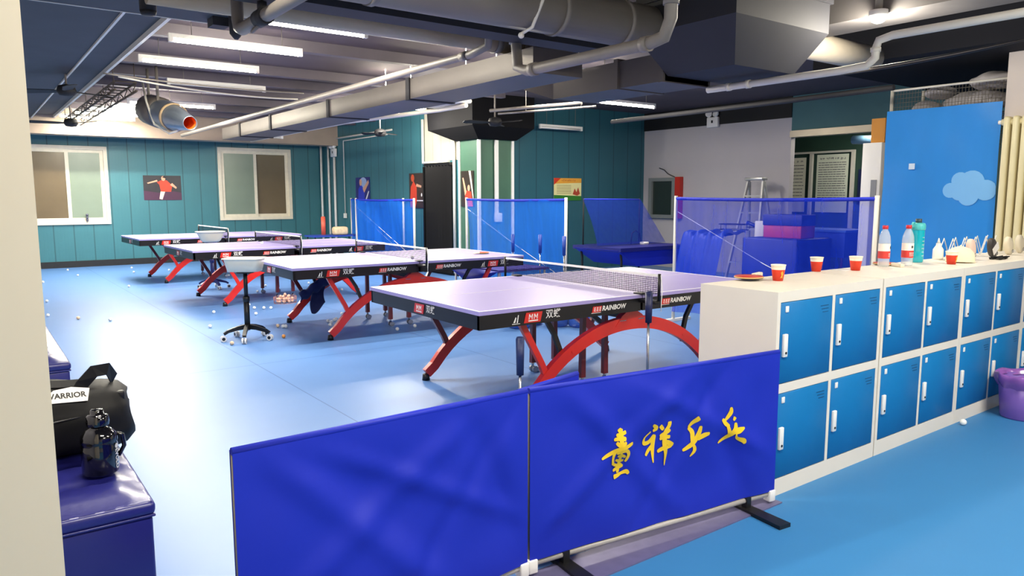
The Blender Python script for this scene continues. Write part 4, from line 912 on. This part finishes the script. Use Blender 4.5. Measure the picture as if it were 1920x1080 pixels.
# black jug bottle
root = thing('sports_jug', 'glossy black translucent sports jug in front of the duffel bag', 'bottle', (.345, 3.06, .418)); root.scale = (1.04, 1.04, .90)
jug = mat('black_clear_plastic', '#08080A', .08, spec=.8, coat=.5)
MB().lathe([(.001, .0), (.052, .0), (.06, .01), (.06, .12), (.057, .13), (.06, .14), (.058, .165), (.04, .19), (.028, .2), (.028, .215)], n=28).build('jug_body', jug, root)
MB().lathe([(.036, .205), (.038, .22), (.036, .245), (.03, .25), (.022, .252), (.022, .268), (.018, .272), (.001, .273)], n=24).build('jug_cap', jug, root)
MB().tube([(.055, .0, .16), (.075, .0, .15), (.08, .0, .10), (.06, 0, .06)], .008, 8).build('jug_handle', jug, root)
b = MB(); me = text_mesh('●EVOLO', .026, .0008); 
bt = bmesh.new(); bt.from_mesh(me)
for v in bt.verts:
    a = -.62+v.co.y/.0612; z = .075-v.co.x; v.co = Vector((math.cos(a)*.0612, math.sin(a)*.0612, z))
b.merge(bt, None, False); bt.free(); b.build('jug_lettering', mat('pale_print', '#C8C8C8', .5), root)
# ------------------------------------------------------------ tubs on stands
def stand(x, y, h, rot, label, fat=True, m=None):
    t = thing('rolling_stand', label, 'stand', (x, y, 0), rot); m = m or black
    MB().cyl((0, 0, .10), (0, 0, h*.6), .028, n=16).cyl((0, 0, h*.6), (0, 0, h), .02, n=14).lathe([(.02, 0), (.034, .01), (.034, .05), (.028, .06)], (0, 0, h*.55), 16).build('column', m, t)
    MB().cyl((0, 0, h-.015), (0, 0, h), .09, n=18).build('top_plate', m, t)
    for k in range(5):
        a = 2*math.pi*k/5+.2; c, s = math.cos(a), math.sin(a)
        lg = MB().sweep([(.02*c, .02*s, .135), (.10*c, .10*s, .125), (.19*c, .19*s, .10), (.23*c, .23*s, .075)], (s, -c, 0), .03, .035, ws=[.05, .04, .03, .025]).build('base_arm', m, t)
        w_ = MB()
        for dd in (-.014, .014): w_.cyl((.235*c-s*(dd-.009), .235*s+c*(dd-.009), .029), (.235*c-s*(dd+.009), .235*s+c*(dd+.009), .029), .029, n=14)
        w_.mi = 1
        for dd in (-.014, .014): w_.cyl((.235*c-s*(dd-.0095), .235*s+c*(dd-.0095), .029), (.235*c-s*(dd+.0095), .235*s+c*(dd+.0095), .029), .017, n=12)
        w_.build('caster', [white, black], lg)
    return t
stand(2.24, 7.55, .70, .3, 'black five wheel stand holding the near white tub')
stand(3.10, 12.15, .74, .9, 'navy wheeled stand holding the far white bowl', m=mat('navy_steel', '#1A2468', .4))
tub = mat('cream_plastic', '#F1EAD2', .35)
b = MB()
def rr(w, d, z, r=.06, n=6):
    out = []
    for (cx, cy, a0) in ((w-r, d-r, 0), (-w+r, d-r, 1), (-w+r, -d+r, 2), (w-r, -d+r, 3)):
        for k in range(n+1):
            a = (a0+k/n)*math.pi/2; out.append((cx+r*math.cos(a), cy+r*math.sin(a), z))
    return out
ca, sa = math.cos(-.6), math.sin(-.6)
def rot(ps, c): return [Vector((c[0]+x*ca-y*sa, c[1]+x*sa+y*ca, z)) for x, y, z in ps]
c = (2.24, 7.55); prof = [(.155, .11, .702), (.175, .13, .80), (.18, .135, .825), (.195, .15, .828), (.195, .15, .836), (.176, .13, .832), (.15, .105, .712)]
rings = [[b.v(q) for q in rot(rr(w_, d_, z), c)] for w_, d_, z in prof]; b.skin(rings)
tag(b.build('ball_tub', tub), 'rectangular cream white plastic tub on the near black stand', 'tub')
b = MB(); b.lathe([(.001, .742), (.12, .742), (.15, .77), (.19, .86), (.205, .895), (.225, .898), (.225, .906), (.20, .903), (.18, .86), (.11, .755), (.001, .752)], (3.10, 12.15, 0), 32)
bw = b.build('ball_bowl', tub); tag(bw, 'round cream white bowl on the far navy stand', 'bowl')
# red lidded items on a little table by the far corner
root = thing('side_table', 'low blue topped side table in the far corner near the net', 'table', (6.05, 14.35, 0))
MB().box(-.5, .5, -.25, .25, .64, .67).build('tabletop', mat('blue_top', '#2A45A8', .4), root)
for x in (-.45, .45):
    for y in (-.2, .2): MB().cyl((x, y, 0), (x, y, .64), .012, n=8).build('leg', blackm, root)
tag(MB().cyl((5.92, 14.5, .671), (5.92, 14.5, 1.02), .045, n=16).lathe([(.045, 0), (.035, .02), (.001, .025)], (5.92, 14.5, 1.02), 16).build('thermos', mat('salmon_red', '#D8604A', .4)), 'salmon red tall thermos on the far side table', 'thermos')
tag(MB().rbox(6.0, 6.3, 14.1, 14.3, .671, .84, .05, seg=3).build('snack_bag', mat('tan_print_bag', '#E0C8A0', .5, var=.35, scale=25)), 'pale patterned bag beside the salmon thermos', 'bag')
# jacket over the arch of table two
b = MB(); b.grid(lambda u, v: Vector((3.14+.17*u+.02*math.sin(v*5), 8.06+.10*math.sin(v*3.0), .47-.36*v*(.8+.2*math.sin(u*3+1))+.10*(1-v)*u)), 12, 16)
b.grid(lambda u, v: Vector((2.98+.36*u, 8.06-.05*math.sin(v*3.1), .36+.20*u-.09*v+.015*math.sin(u*19))), 18, 8)
jk = b.build('hanging_jacket', mat('navy_cloth', '#182452', .8, bump=.3, scale=20)); md = jk.modifiers.new('thick', 'SOLIDIFY'); md.thickness = .015
tag(jk, 'navy jacket hung over the arch of the second table', 'jacket')
# ------------------------------------------------------------ balls
def ball(x, y, z=0, label='', orange_=0):
    o = MB().ball((0, 0, .02), .02, 14, 10).build('ping_pong_ball', [whiteball, orangeball, peachball][orange_], recenter=False) if not BALLS.get(orange_) else dup(BALLS[orange_])
    BALLS.setdefault(orange_, o); o.location = (x, y, z); tag(o, label, 'ball', 'loose ping pong balls'); return o
BALLS = {}
whiteball = mat('white_celluloid', '#EEF2EE', .4); orangeball = mat('orange_celluloid', '#E0964A', .4); peachball = mat('peach_celluloid', '#EFCDA6', .4)
FB = [(0.671, 10.325, 0, 'white ball on the open blue floor at far left, leftmost'),
 (1.0, 14.656, 0, 'white ball on the open blue floor at far left, second from left'),
 (0.84, 11.931, 0, 'white ball on the open blue floor at far left, third from left'),
 (0.737, 10.472, 0, 'white ball on the open blue floor at far left, fourth from left'),
 (1.572, 16.817, 0, 'white ball on the open blue floor at far left, fifth from left'),
 (1.608, 15.564, 0, 'white ball on the open blue floor at far left, sixth from left'),
 (1.008, 10.024, 2, 'peach ball on the open blue floor at far left, seventh from left'),
 (1.295, 9.667, 0, 'white ball on the open blue floor at far left, eighth from left'),
 (2.056, 13.124, 0, 'white ball on the floor left of the farthest table, leftmost'),
 (2.661, 16.533, 0, 'white ball on the floor left of the farthest table, second from left'),
 (2.539, 15.575, 0, 'white ball on the floor left of the farthest table, third from left'),
 (3.169, 15.608, 0, 'white ball on the floor left of the farthest table, fourth from left'),
 (2.42, 9.518, 0, 'white ball near the black wheeled stand, leftmost'),
 (3.557, 13.757, 0, 'white ball near the black wheeled stand, second from left'),
 (2.743, 10.125, 2, 'peach ball near the black wheeled stand, third from left'),
 (3.826, 13.889, 0, 'white ball near the black wheeled stand, fourth from left'),
 (2.027, 7.361, 2, 'peach ball near the black wheeled stand, fifth from left'),
 (2.968, 9.895, 0, 'white ball near the black wheeled stand, sixth from left'),
 (2.936, 9.568, 0, 'white ball near the black wheeled stand, seventh from left'),
 (2.801, 9.076, 0, 'white ball near the black wheeled stand, eighth from left'),
 (3.499, 11.21, 0, 'white ball near the black wheeled stand, ninth from left'),
 (3.036, 9.494, 0, 'white ball near the black wheeled stand, tenth from left'),
 (3.837, 11.871, 0, 'white ball near the black wheeled stand, eleventh from left'),
 (3.108, 9.44, 0, 'white ball near the black wheeled stand, twelfth from left'),
 (2.11, 8.482, 0, 'white ball near the far wheeled stand'),
 (2.724, 8.064, 2, 'peach ball on the floor around the second table legs, leftmost'),
 (2.76, 7.996, 0, 'white ball on the floor around the second table legs, second from left'),
 (2.559, 7.409, 1, 'orange ball on the floor around the second table legs, third from left'),
 (2.783, 7.978, 0, 'white ball on the floor around the second table legs, fourth from left'),
 (4.532, 11.803, 0, 'white ball on the floor around the second table legs, fifth from left'),
 (3.296, 8.029, 0, 'white ball on the floor around the second table legs, sixth from left'),
 (3.217, 7.78, 0, 'white ball on the floor around the second table legs, seventh from left'),
 (3.297, 7.938, 0, 'white ball on the floor around the second table legs, eighth from left'),
 (3.385, 8.054, 0, 'white ball on the floor around the second table legs, ninth from left'),
 (3.43, 8.113, 0, 'white ball on the floor around the second table legs, tenth from left'),
 (4.626, 10.681, 0, 'white ball on the floor around the second table legs, eleventh from left'),
 (3.647, 8.441, 0, 'white ball on the floor around the second table legs, twelfth from left'),
 (4.006, 9.176, 0, 'white ball on the floor around the second table legs, thirteenth from left'),
 (5.834, 11.407, 0, 'white ball on the floor under the nearest table, leftmost'),
 (6.877, 13.343, 0, 'white ball on the floor under the nearest table, second from left'),
 (3.696, 7.089, 0, 'white ball on the floor under the nearest table, third from left'),
 (3.946, 7.149, 0, 'white ball on the floor under the nearest table, fourth from left'),
 (4.393, 7.391, 0, 'white ball on the floor under the nearest table, fifth from left'),
 (4.508, 7.447, 0, 'white ball on the floor under the nearest table, sixth from left'),
 (4.431, 7.179, 0, 'white ball on the floor under the nearest table, seventh from left'),
 (4.5, 7.081, 1, 'orange ball on the floor under the nearest table, eighth from left'),
 (4.635, 6.717, 0, 'white ball on the floor under the nearest table, ninth from left'),
 (3.754, 4.708, 0, 'white ball on the floor under the nearest table, tenth from left'),
 (5.006, 1.95, 0, 'white ball on the aisle floor against the locker base')]
for (x, y, o_, lab) in FB: ball(x, y, 0, lab, o_)
for (x, y, z, lab) in ((3.93, 7.15, .762, 'white ball on the second table by the net post, right of two'), (3.70, 7.45, .762, 'white ball on the second table by the net, left of two'), (3.45, 10.75, .762, 'white ball on the third table just left of its net')):
    ball(x, y, z, lab)
# wire basket of balls
root = thing('ball_basket', 'wire basket full of pinkish balls under the third table end', 'basket', (3.46, 9.9, 0))
b = MB()
for z in (.003, .05, .09): b.tube([(.15*math.cos(k*math.pi/12), .11*math.sin(k*math.pi/12), z) for k in range(25)], .003, 5)
for k in range(20): a = k*math.pi/10; b.cyl((.15*math.cos(a), .11*math.sin(a), 0), (.155*math.cos(a), .115*math.sin(a), .09), .002, n=4)
b.build('wire_body', mat('pink_wire', '#C88A80', .4), root)
pk = mat('pink_celluloid', '#EBC0A8', .45)
k = 0; src = None
for z, nn, rr_ in ((.006, 9, .10), (.042, 9, .10), (.075, 5, .06), (.006, 3, .035), (.042, 3, .035), (.10, 1, 0)):
    for j in range(nn):
        a = 2*math.pi*j/nn+z*20; x, y = 3.46+rr_*math.cos(a), 9.9+rr_*.72*math.sin(a)
        if src is None: src = MB().ball((0, 0, .02), .02, 12, 8).build('ping_pong_ball', pk, recenter=False); o = src
        else: o = dup(src)
        o.location = (x, y, z); tag(o, 'pinkish ball heaped in the wire basket on the floor', 'ball', 'balls in the wire basket')
# ------------------------------------------------------------ things on the lockers (top at z 1.0)
ZT = 1.0
cupred = mat('cup_red', '#D8381C', .5); cupw = mat('cup_white', '#F6F0DC', .5); gold = mat('cup_gold', '#E8A83A', .5)
def cup(x, y, label, rot, s=1):
    t = thing('paper_cup', label, 'cup', (x, y, ZT), rot, 'red and white paper cups')
    b = MB(); b.lathe([(.001, .002), (.026*s, .001), (.0345*s, .060*s)], n=24); b.mi = 1; b.lathe([(.0345*s, .060*s), (.0375*s, .082*s), (.0395*s, .083*s), (.0385*s, .086*s), (.034*s, .078*s), (.025, .006)], n=24)
    b.build('cup_body', [cupred, cupw], t)
    b = MB(); pr = [(-.3, .015), (-.1, .03), (-.25, .045), (0, .055), (.2, .04), (.12, .025), (.3, .012), (0, .02)]
    vs_ = [b.v(Vector((math.cos(a-1.9)*(.0268+.0085*z/.06+.001), math.sin(a-1.9)*(.0268+.0085*z/.06+.001), z))) for a, z in pr]; c = b.v(Vector((math.cos(-1.9)*.0325, math.sin(-1.9)*.0325, .034)))
    for k in range(8): b.face([c, vs_[k], vs_[(k+1) % 8]], True)
    b.build('gold_print', gold, t)
cup(3.45, 2.29, 'red paper cup nearest the locker end, beside the paddle', 0)
cup(4.06, 2.44, 'red paper cup on the locker top, second from the near end', .9)
cup(4.30, 2.33, 'red paper cup beside the loose paper sheet, third along', 2.6)
cup(5.20, 2.17, 'red paper cup in front of the white cap, farthest right', .2)
# paddle
def paddle(name, x, y, z, rz, label, col='#B83428'):
    t = thing(name, label, 'paddle', (x, y, z), rz)
    MB().lathe([(.001, .0), (.077, 0), (.08, .002), (.08, .005), (.077, .007), (.001, .007)], n=32, sy=.95, caps=False).build('blade', mat('paddle_wood', '#D8B070', .5), t)
    MB().lathe([(.001, .0072), (.077, .0072), (.077, .0095), (.001, .0098)], n=32, sy=.94).build('rubber', mat('rubber'+col, col, .6), t)
    MB().lathe([(.001, -.0025), (.077, -.0025), (.077, -.0), (.001, -.0)], n=32, sy=.94).build('rubber', black, t)
    MB().rbox(-.175, -.07, -.014, .014, -.006, .016, .005).build('handle', mat('paddle_handle', '#E2D8C4', .5), t)
paddle('paddle', 3.35, 2.40, ZT+.014, R(195), 'red rubber paddle lying on the near end of the lockers')
paddle('paddle', 4.80, 2.40, ZT+.006, R(60), 'red paddle lying between the two water bottles', '#B84840')
paddle('paddle', 5.00, 7.35, .77, R(20), 'red paddle on the right end of the second table')
tag(MB().box(4.20, 4.36, 2.34, 2.44, ZT+.0005, ZT+.002).build('paper_sheet', white), 'loose white paper sheet behind the third red cup', 'paper')
clear = mat('clear_plastic', '#E8F0F4', .08, alpha=.35, spec=.8)
redcap = mat('red_cap', '#D42A34', .4); lab1 = mat('red_white_label', '#F4EDE4', .5); lab2 = mat('red_label_band', '#D03A34', .5)
def water(x, y, label, rot):
    t = thing('water_bottle', label, 'bottle', (x, y, ZT), rot, 'clear water bottles with red caps')
    t.scale = (1.12, 1.12, 1.16)
    MB().lathe([(.001, .003), (.028, .0), (.031, .01), (.0305, .03), (.031, .05), (.031, .12), (.032, .135), (.029, .165), (.018, .195), (.0135, .20), (.0135, .21)], n=24).build('bottle_body', clear, t)
    MB().cyl((0, 0, .205), (0, 0, .224), .0155, n=18).build('bottle_cap', redcap, t)
    b = MB(); b.lathe([(.0318, .045), (.0318, .085)], n=24); lo = b.build('label_sleeve', lab2, t)
    MB().lathe([(.0317, .085), (.0317, .125)], n=24).build('label_top', lab1, t)
    b = MB()
    rg_ = random.Random(4)
    for zz in (.056, .064, .072):
        a = -2.35
        while a < -1.1:
            da = rg_.uniform(.06, .16); b.b.faces.new([b.v(Vector((math.cos(q)*.0322, math.sin(q)*.0322, z_))) for q, z_ in ((a, zz-.002), (a+da, zz-.002), (a+da, zz+.002), (a, zz+.002))]); a += da+.06
    b.build('label_print', white, lo)
    MB().prism([(0, -.009), (.007, 0), (0, .009), (-.007, 0)], .0, .0008, frame((math.cos(-1.9)*.0322, math.sin(-1.9)*.0322, .105), (math.sin(1.9), math.cos(1.9), 0), (0, 0, 1))).build('leaf_mark', mat('dark_mark', '#2A2A2C', .6), t)
water(4.69, 2.36, 'clear water bottle with red cap, left of the two', .5)
water(4.87, 2.30, 'clear water bottle with red cap, in front of the teal flask', 0)
root = thing('teal_flask', 'teal sports flask with carry loop behind the right water bottle', 'bottle', (5.17, 2.38, ZT)); root.scale = (1.1, 1.1, 1.12)
tm = mat('teal_clear', '#12B4C8', .15, alpha=.88, spec=.7)
MB().lathe([(.001, .003), (.034, 0), (.038, .008), (.038, .06), (.0365, .065), (.038, .07), (.0375, .19), (.036, .2)], n=28).build('flask_body', tm, root)
MB().lathe([(.038, .195), (.041, .2), (.041, .222), (.036, .235), (.022, .238)], n=24, caps=True).build('flask_collar', mat('teal_solid', '#4FC0C0', .4), root)
MB().cyl((0, 0, .236), (0, 0, .262), .018, n=18).build('flask_cap', mat('dark_cap', '#3A4C54', .4), root)
MB().tube([(-.02, .01, .235), (-.045, .012, .238), (-.062, .012, .22), (-.045, .012, .208)], .006, 8).build('carry_loop', MATS['teal_solid'], root)
b = MB()
for k in range(6): b.box(-.004, .012, -.0392, -.0385, .04+.022*k, .042+.022*k, Matrix.Rotation(-.3, 4, 'Z'))
b.build('volume_marks', white, root)
tag(MB().lathe([(.001, .0), (.022, 0), (.024, .01), (.024, .08), (.01, .1), (.01, .12), (.001, .12)], (5.27, 2.41, ZT), 18).build('white_bottle', white), 'small white bottle just right of the teal flask', 'bottle')
t = thing('squeeze_bottle', 'white squeeze bottle with a thin nozzle left of the cap', 'bottle', (5.53, 2.40, ZT))
MB().lathe([(.001, 0), (.032, 0), (.035, .01), (.034, .07), (.016, .1), (.016, .115)], n=20).build('bottle_body', white, t); MB().cyl((0, 0, .113), (0, 0, .15), .012, .003, n=10).build('nozzle', white, t)
# cap
root = thing('baseball_cap', 'cream white baseball cap behind the farthest red cup', 'cap', (5.46, 2.225, ZT), R(205))
capm = mat('cream_cotton', '#F0E4C4', .85, bump=.2, scale=30)
MB().lathe([(.088, 0), (.09, .02), (.082, .06), (.055, .09), (.015, .104), (.001, .105)], n=28, sx=1.1).build('crown', capm, root)
MB().grid(lambda u, v: Vector((math.cos((u-.5)*2.2)*(.085+.07*v)+.005, math.sin((u-.5)*2.2)*(.08+.02*v), .014-.008*v*(2*u-1)**2-.002*v)), 16, 6).build('brim', capm, root).modifiers.new('thick', 'SOLIDIFY').thickness = .004
MB().ball((0, 0, .106), .007).build('button', capm, root)
# wire rack
root = thing('wire_rack', 'white zigzag wire rack standing on the far lockers', 'rack', (6.03, 2.44, ZT))
b = MB()
for y in (.0, -.06):
    pts = []; n = 9
    for k in range(n+1): pts.append((-.42+.84*k/n, y, .0035 if k % 2 == 0 else .14))
    b.tube(pts, .0035, 6)
for k in range(10): b.cyl((-.42+.84*k/9, 0, .0035), (-.42+.84*k/9, -.06, .0035), .0025, n=5)
b.build('rack_wires', white, root)
# paddle cases leaning in the rack
def pcase(x, y, col, label, lean, h=.15, band=None):
    t = thing('paddle_case', label, 'paddle case', (x, y, ZT+.004), 0); Mc = Matrix.Rotation(lean, 4, 'Y')
    b = MB(); n = 26; rings = []
    for (w_, yy) in ((.5, -.024), (.92, -.02), (1, -.01), (1, .01), (.92, .02), (.5, .024)):
        rings.append([b.v(Mc @ Vector((math.sin(2*math.pi*k/n)*.05*w_, yy*.8, h/2+.0-math.cos(2*math.pi*k/n)*h/2*w_*(1 if k else 1)))) for k in range(n)])
    b.skin(rings); b.build('case_shell', mat('case'+col, col, .5, bump=.2, scale=25), t)
    if band: MB().box(-.045, .045, -.026, -.02, h*.3, h*.62, Mc).build('case_label', mat('band'+band, band, .5), t)
    MB().tube([Mc @ Vector((.0+.012*math.cos(a), -.024, .03+.012*math.sin(a))) for a in [k*math.pi/6 for k in range(13)]], .002, 5).build('pull_ring', chrome, t)
pcase(5.71, 2.25, '#E9CDBE', 'pale pink paddle case leaning in the wire rack', -.35)
pcase(6.06, 2.24, '#3A3634', 'dark paddle case with white band leaning in the wire rack', -.6, .16, '#E8E4E0')
pcase(6.40, 2.26, '#D8CDB4', 'beige paddle case in front of the radiator, left one', -.5)
pcase(6.66, 2.28, '#CFC6B0', 'beige paddle case in front of the radiator, right one', -.4)
b = MB(); rn = random.Random(5)
for k in range(14): b.tube([(5.78+.2*rn.random(), 2.10+.07*rn.random(), ZT+.004+.016*rn.random()) for _ in range(4)], .004, 5)
tag(b.build('tangled_strap', blackm), 'tangled black strap in front of the dark paddle case', 'strap')
# ------------------------------------------------------------ purple bin
root = thing('waste_bin', 'purple waste bin lined with a purple bag beside the lockers', 'bin', (5.50, 1.80, 0))
MB().lathe([(.001, .004), (.115, 0), (.12, .01), (.145, .27), (.14, .27), (.112, .012)], n=32).build('bin_body', mat('purple_plastic', '#7A5CB0', .35, alpha=.95), root)
b = MB(); b.grid(lambda u, v: Vector((math.cos(2*math.pi*u)*(.135+.03*math.sin(v*math.pi)+.006*math.sin(u*50)), math.sin(2*math.pi*u)*(.135+.03*math.sin(v*math.pi)+.006*math.cos(u*44)), .20+.10*(1-abs(1-v*1.4))+.006*math.sin(u*37))), 72, 8)
b.build('bin_liner', mat('purple_film', '#9A62B8', .2, alpha=.8, spec=.7), root)
tag(MB().lathe([(.001, 0), (.02, .0), (.026, .03), (.001, .034)], (2.06, YE-.06, .95), 12).cyl((2.06, YE-.06, .98), (2.06, YE-.06, 1.06), .02, n=12).cyl((2.06, YE-.06, 1.06), (2.06, YE-.06, 1.1), .03, .02, n=12).build('soap_bottle', mat('slate_plastic', '#5A5C70', .4)), 'small slate coloured bottle on the left window ledge', 'bottle')
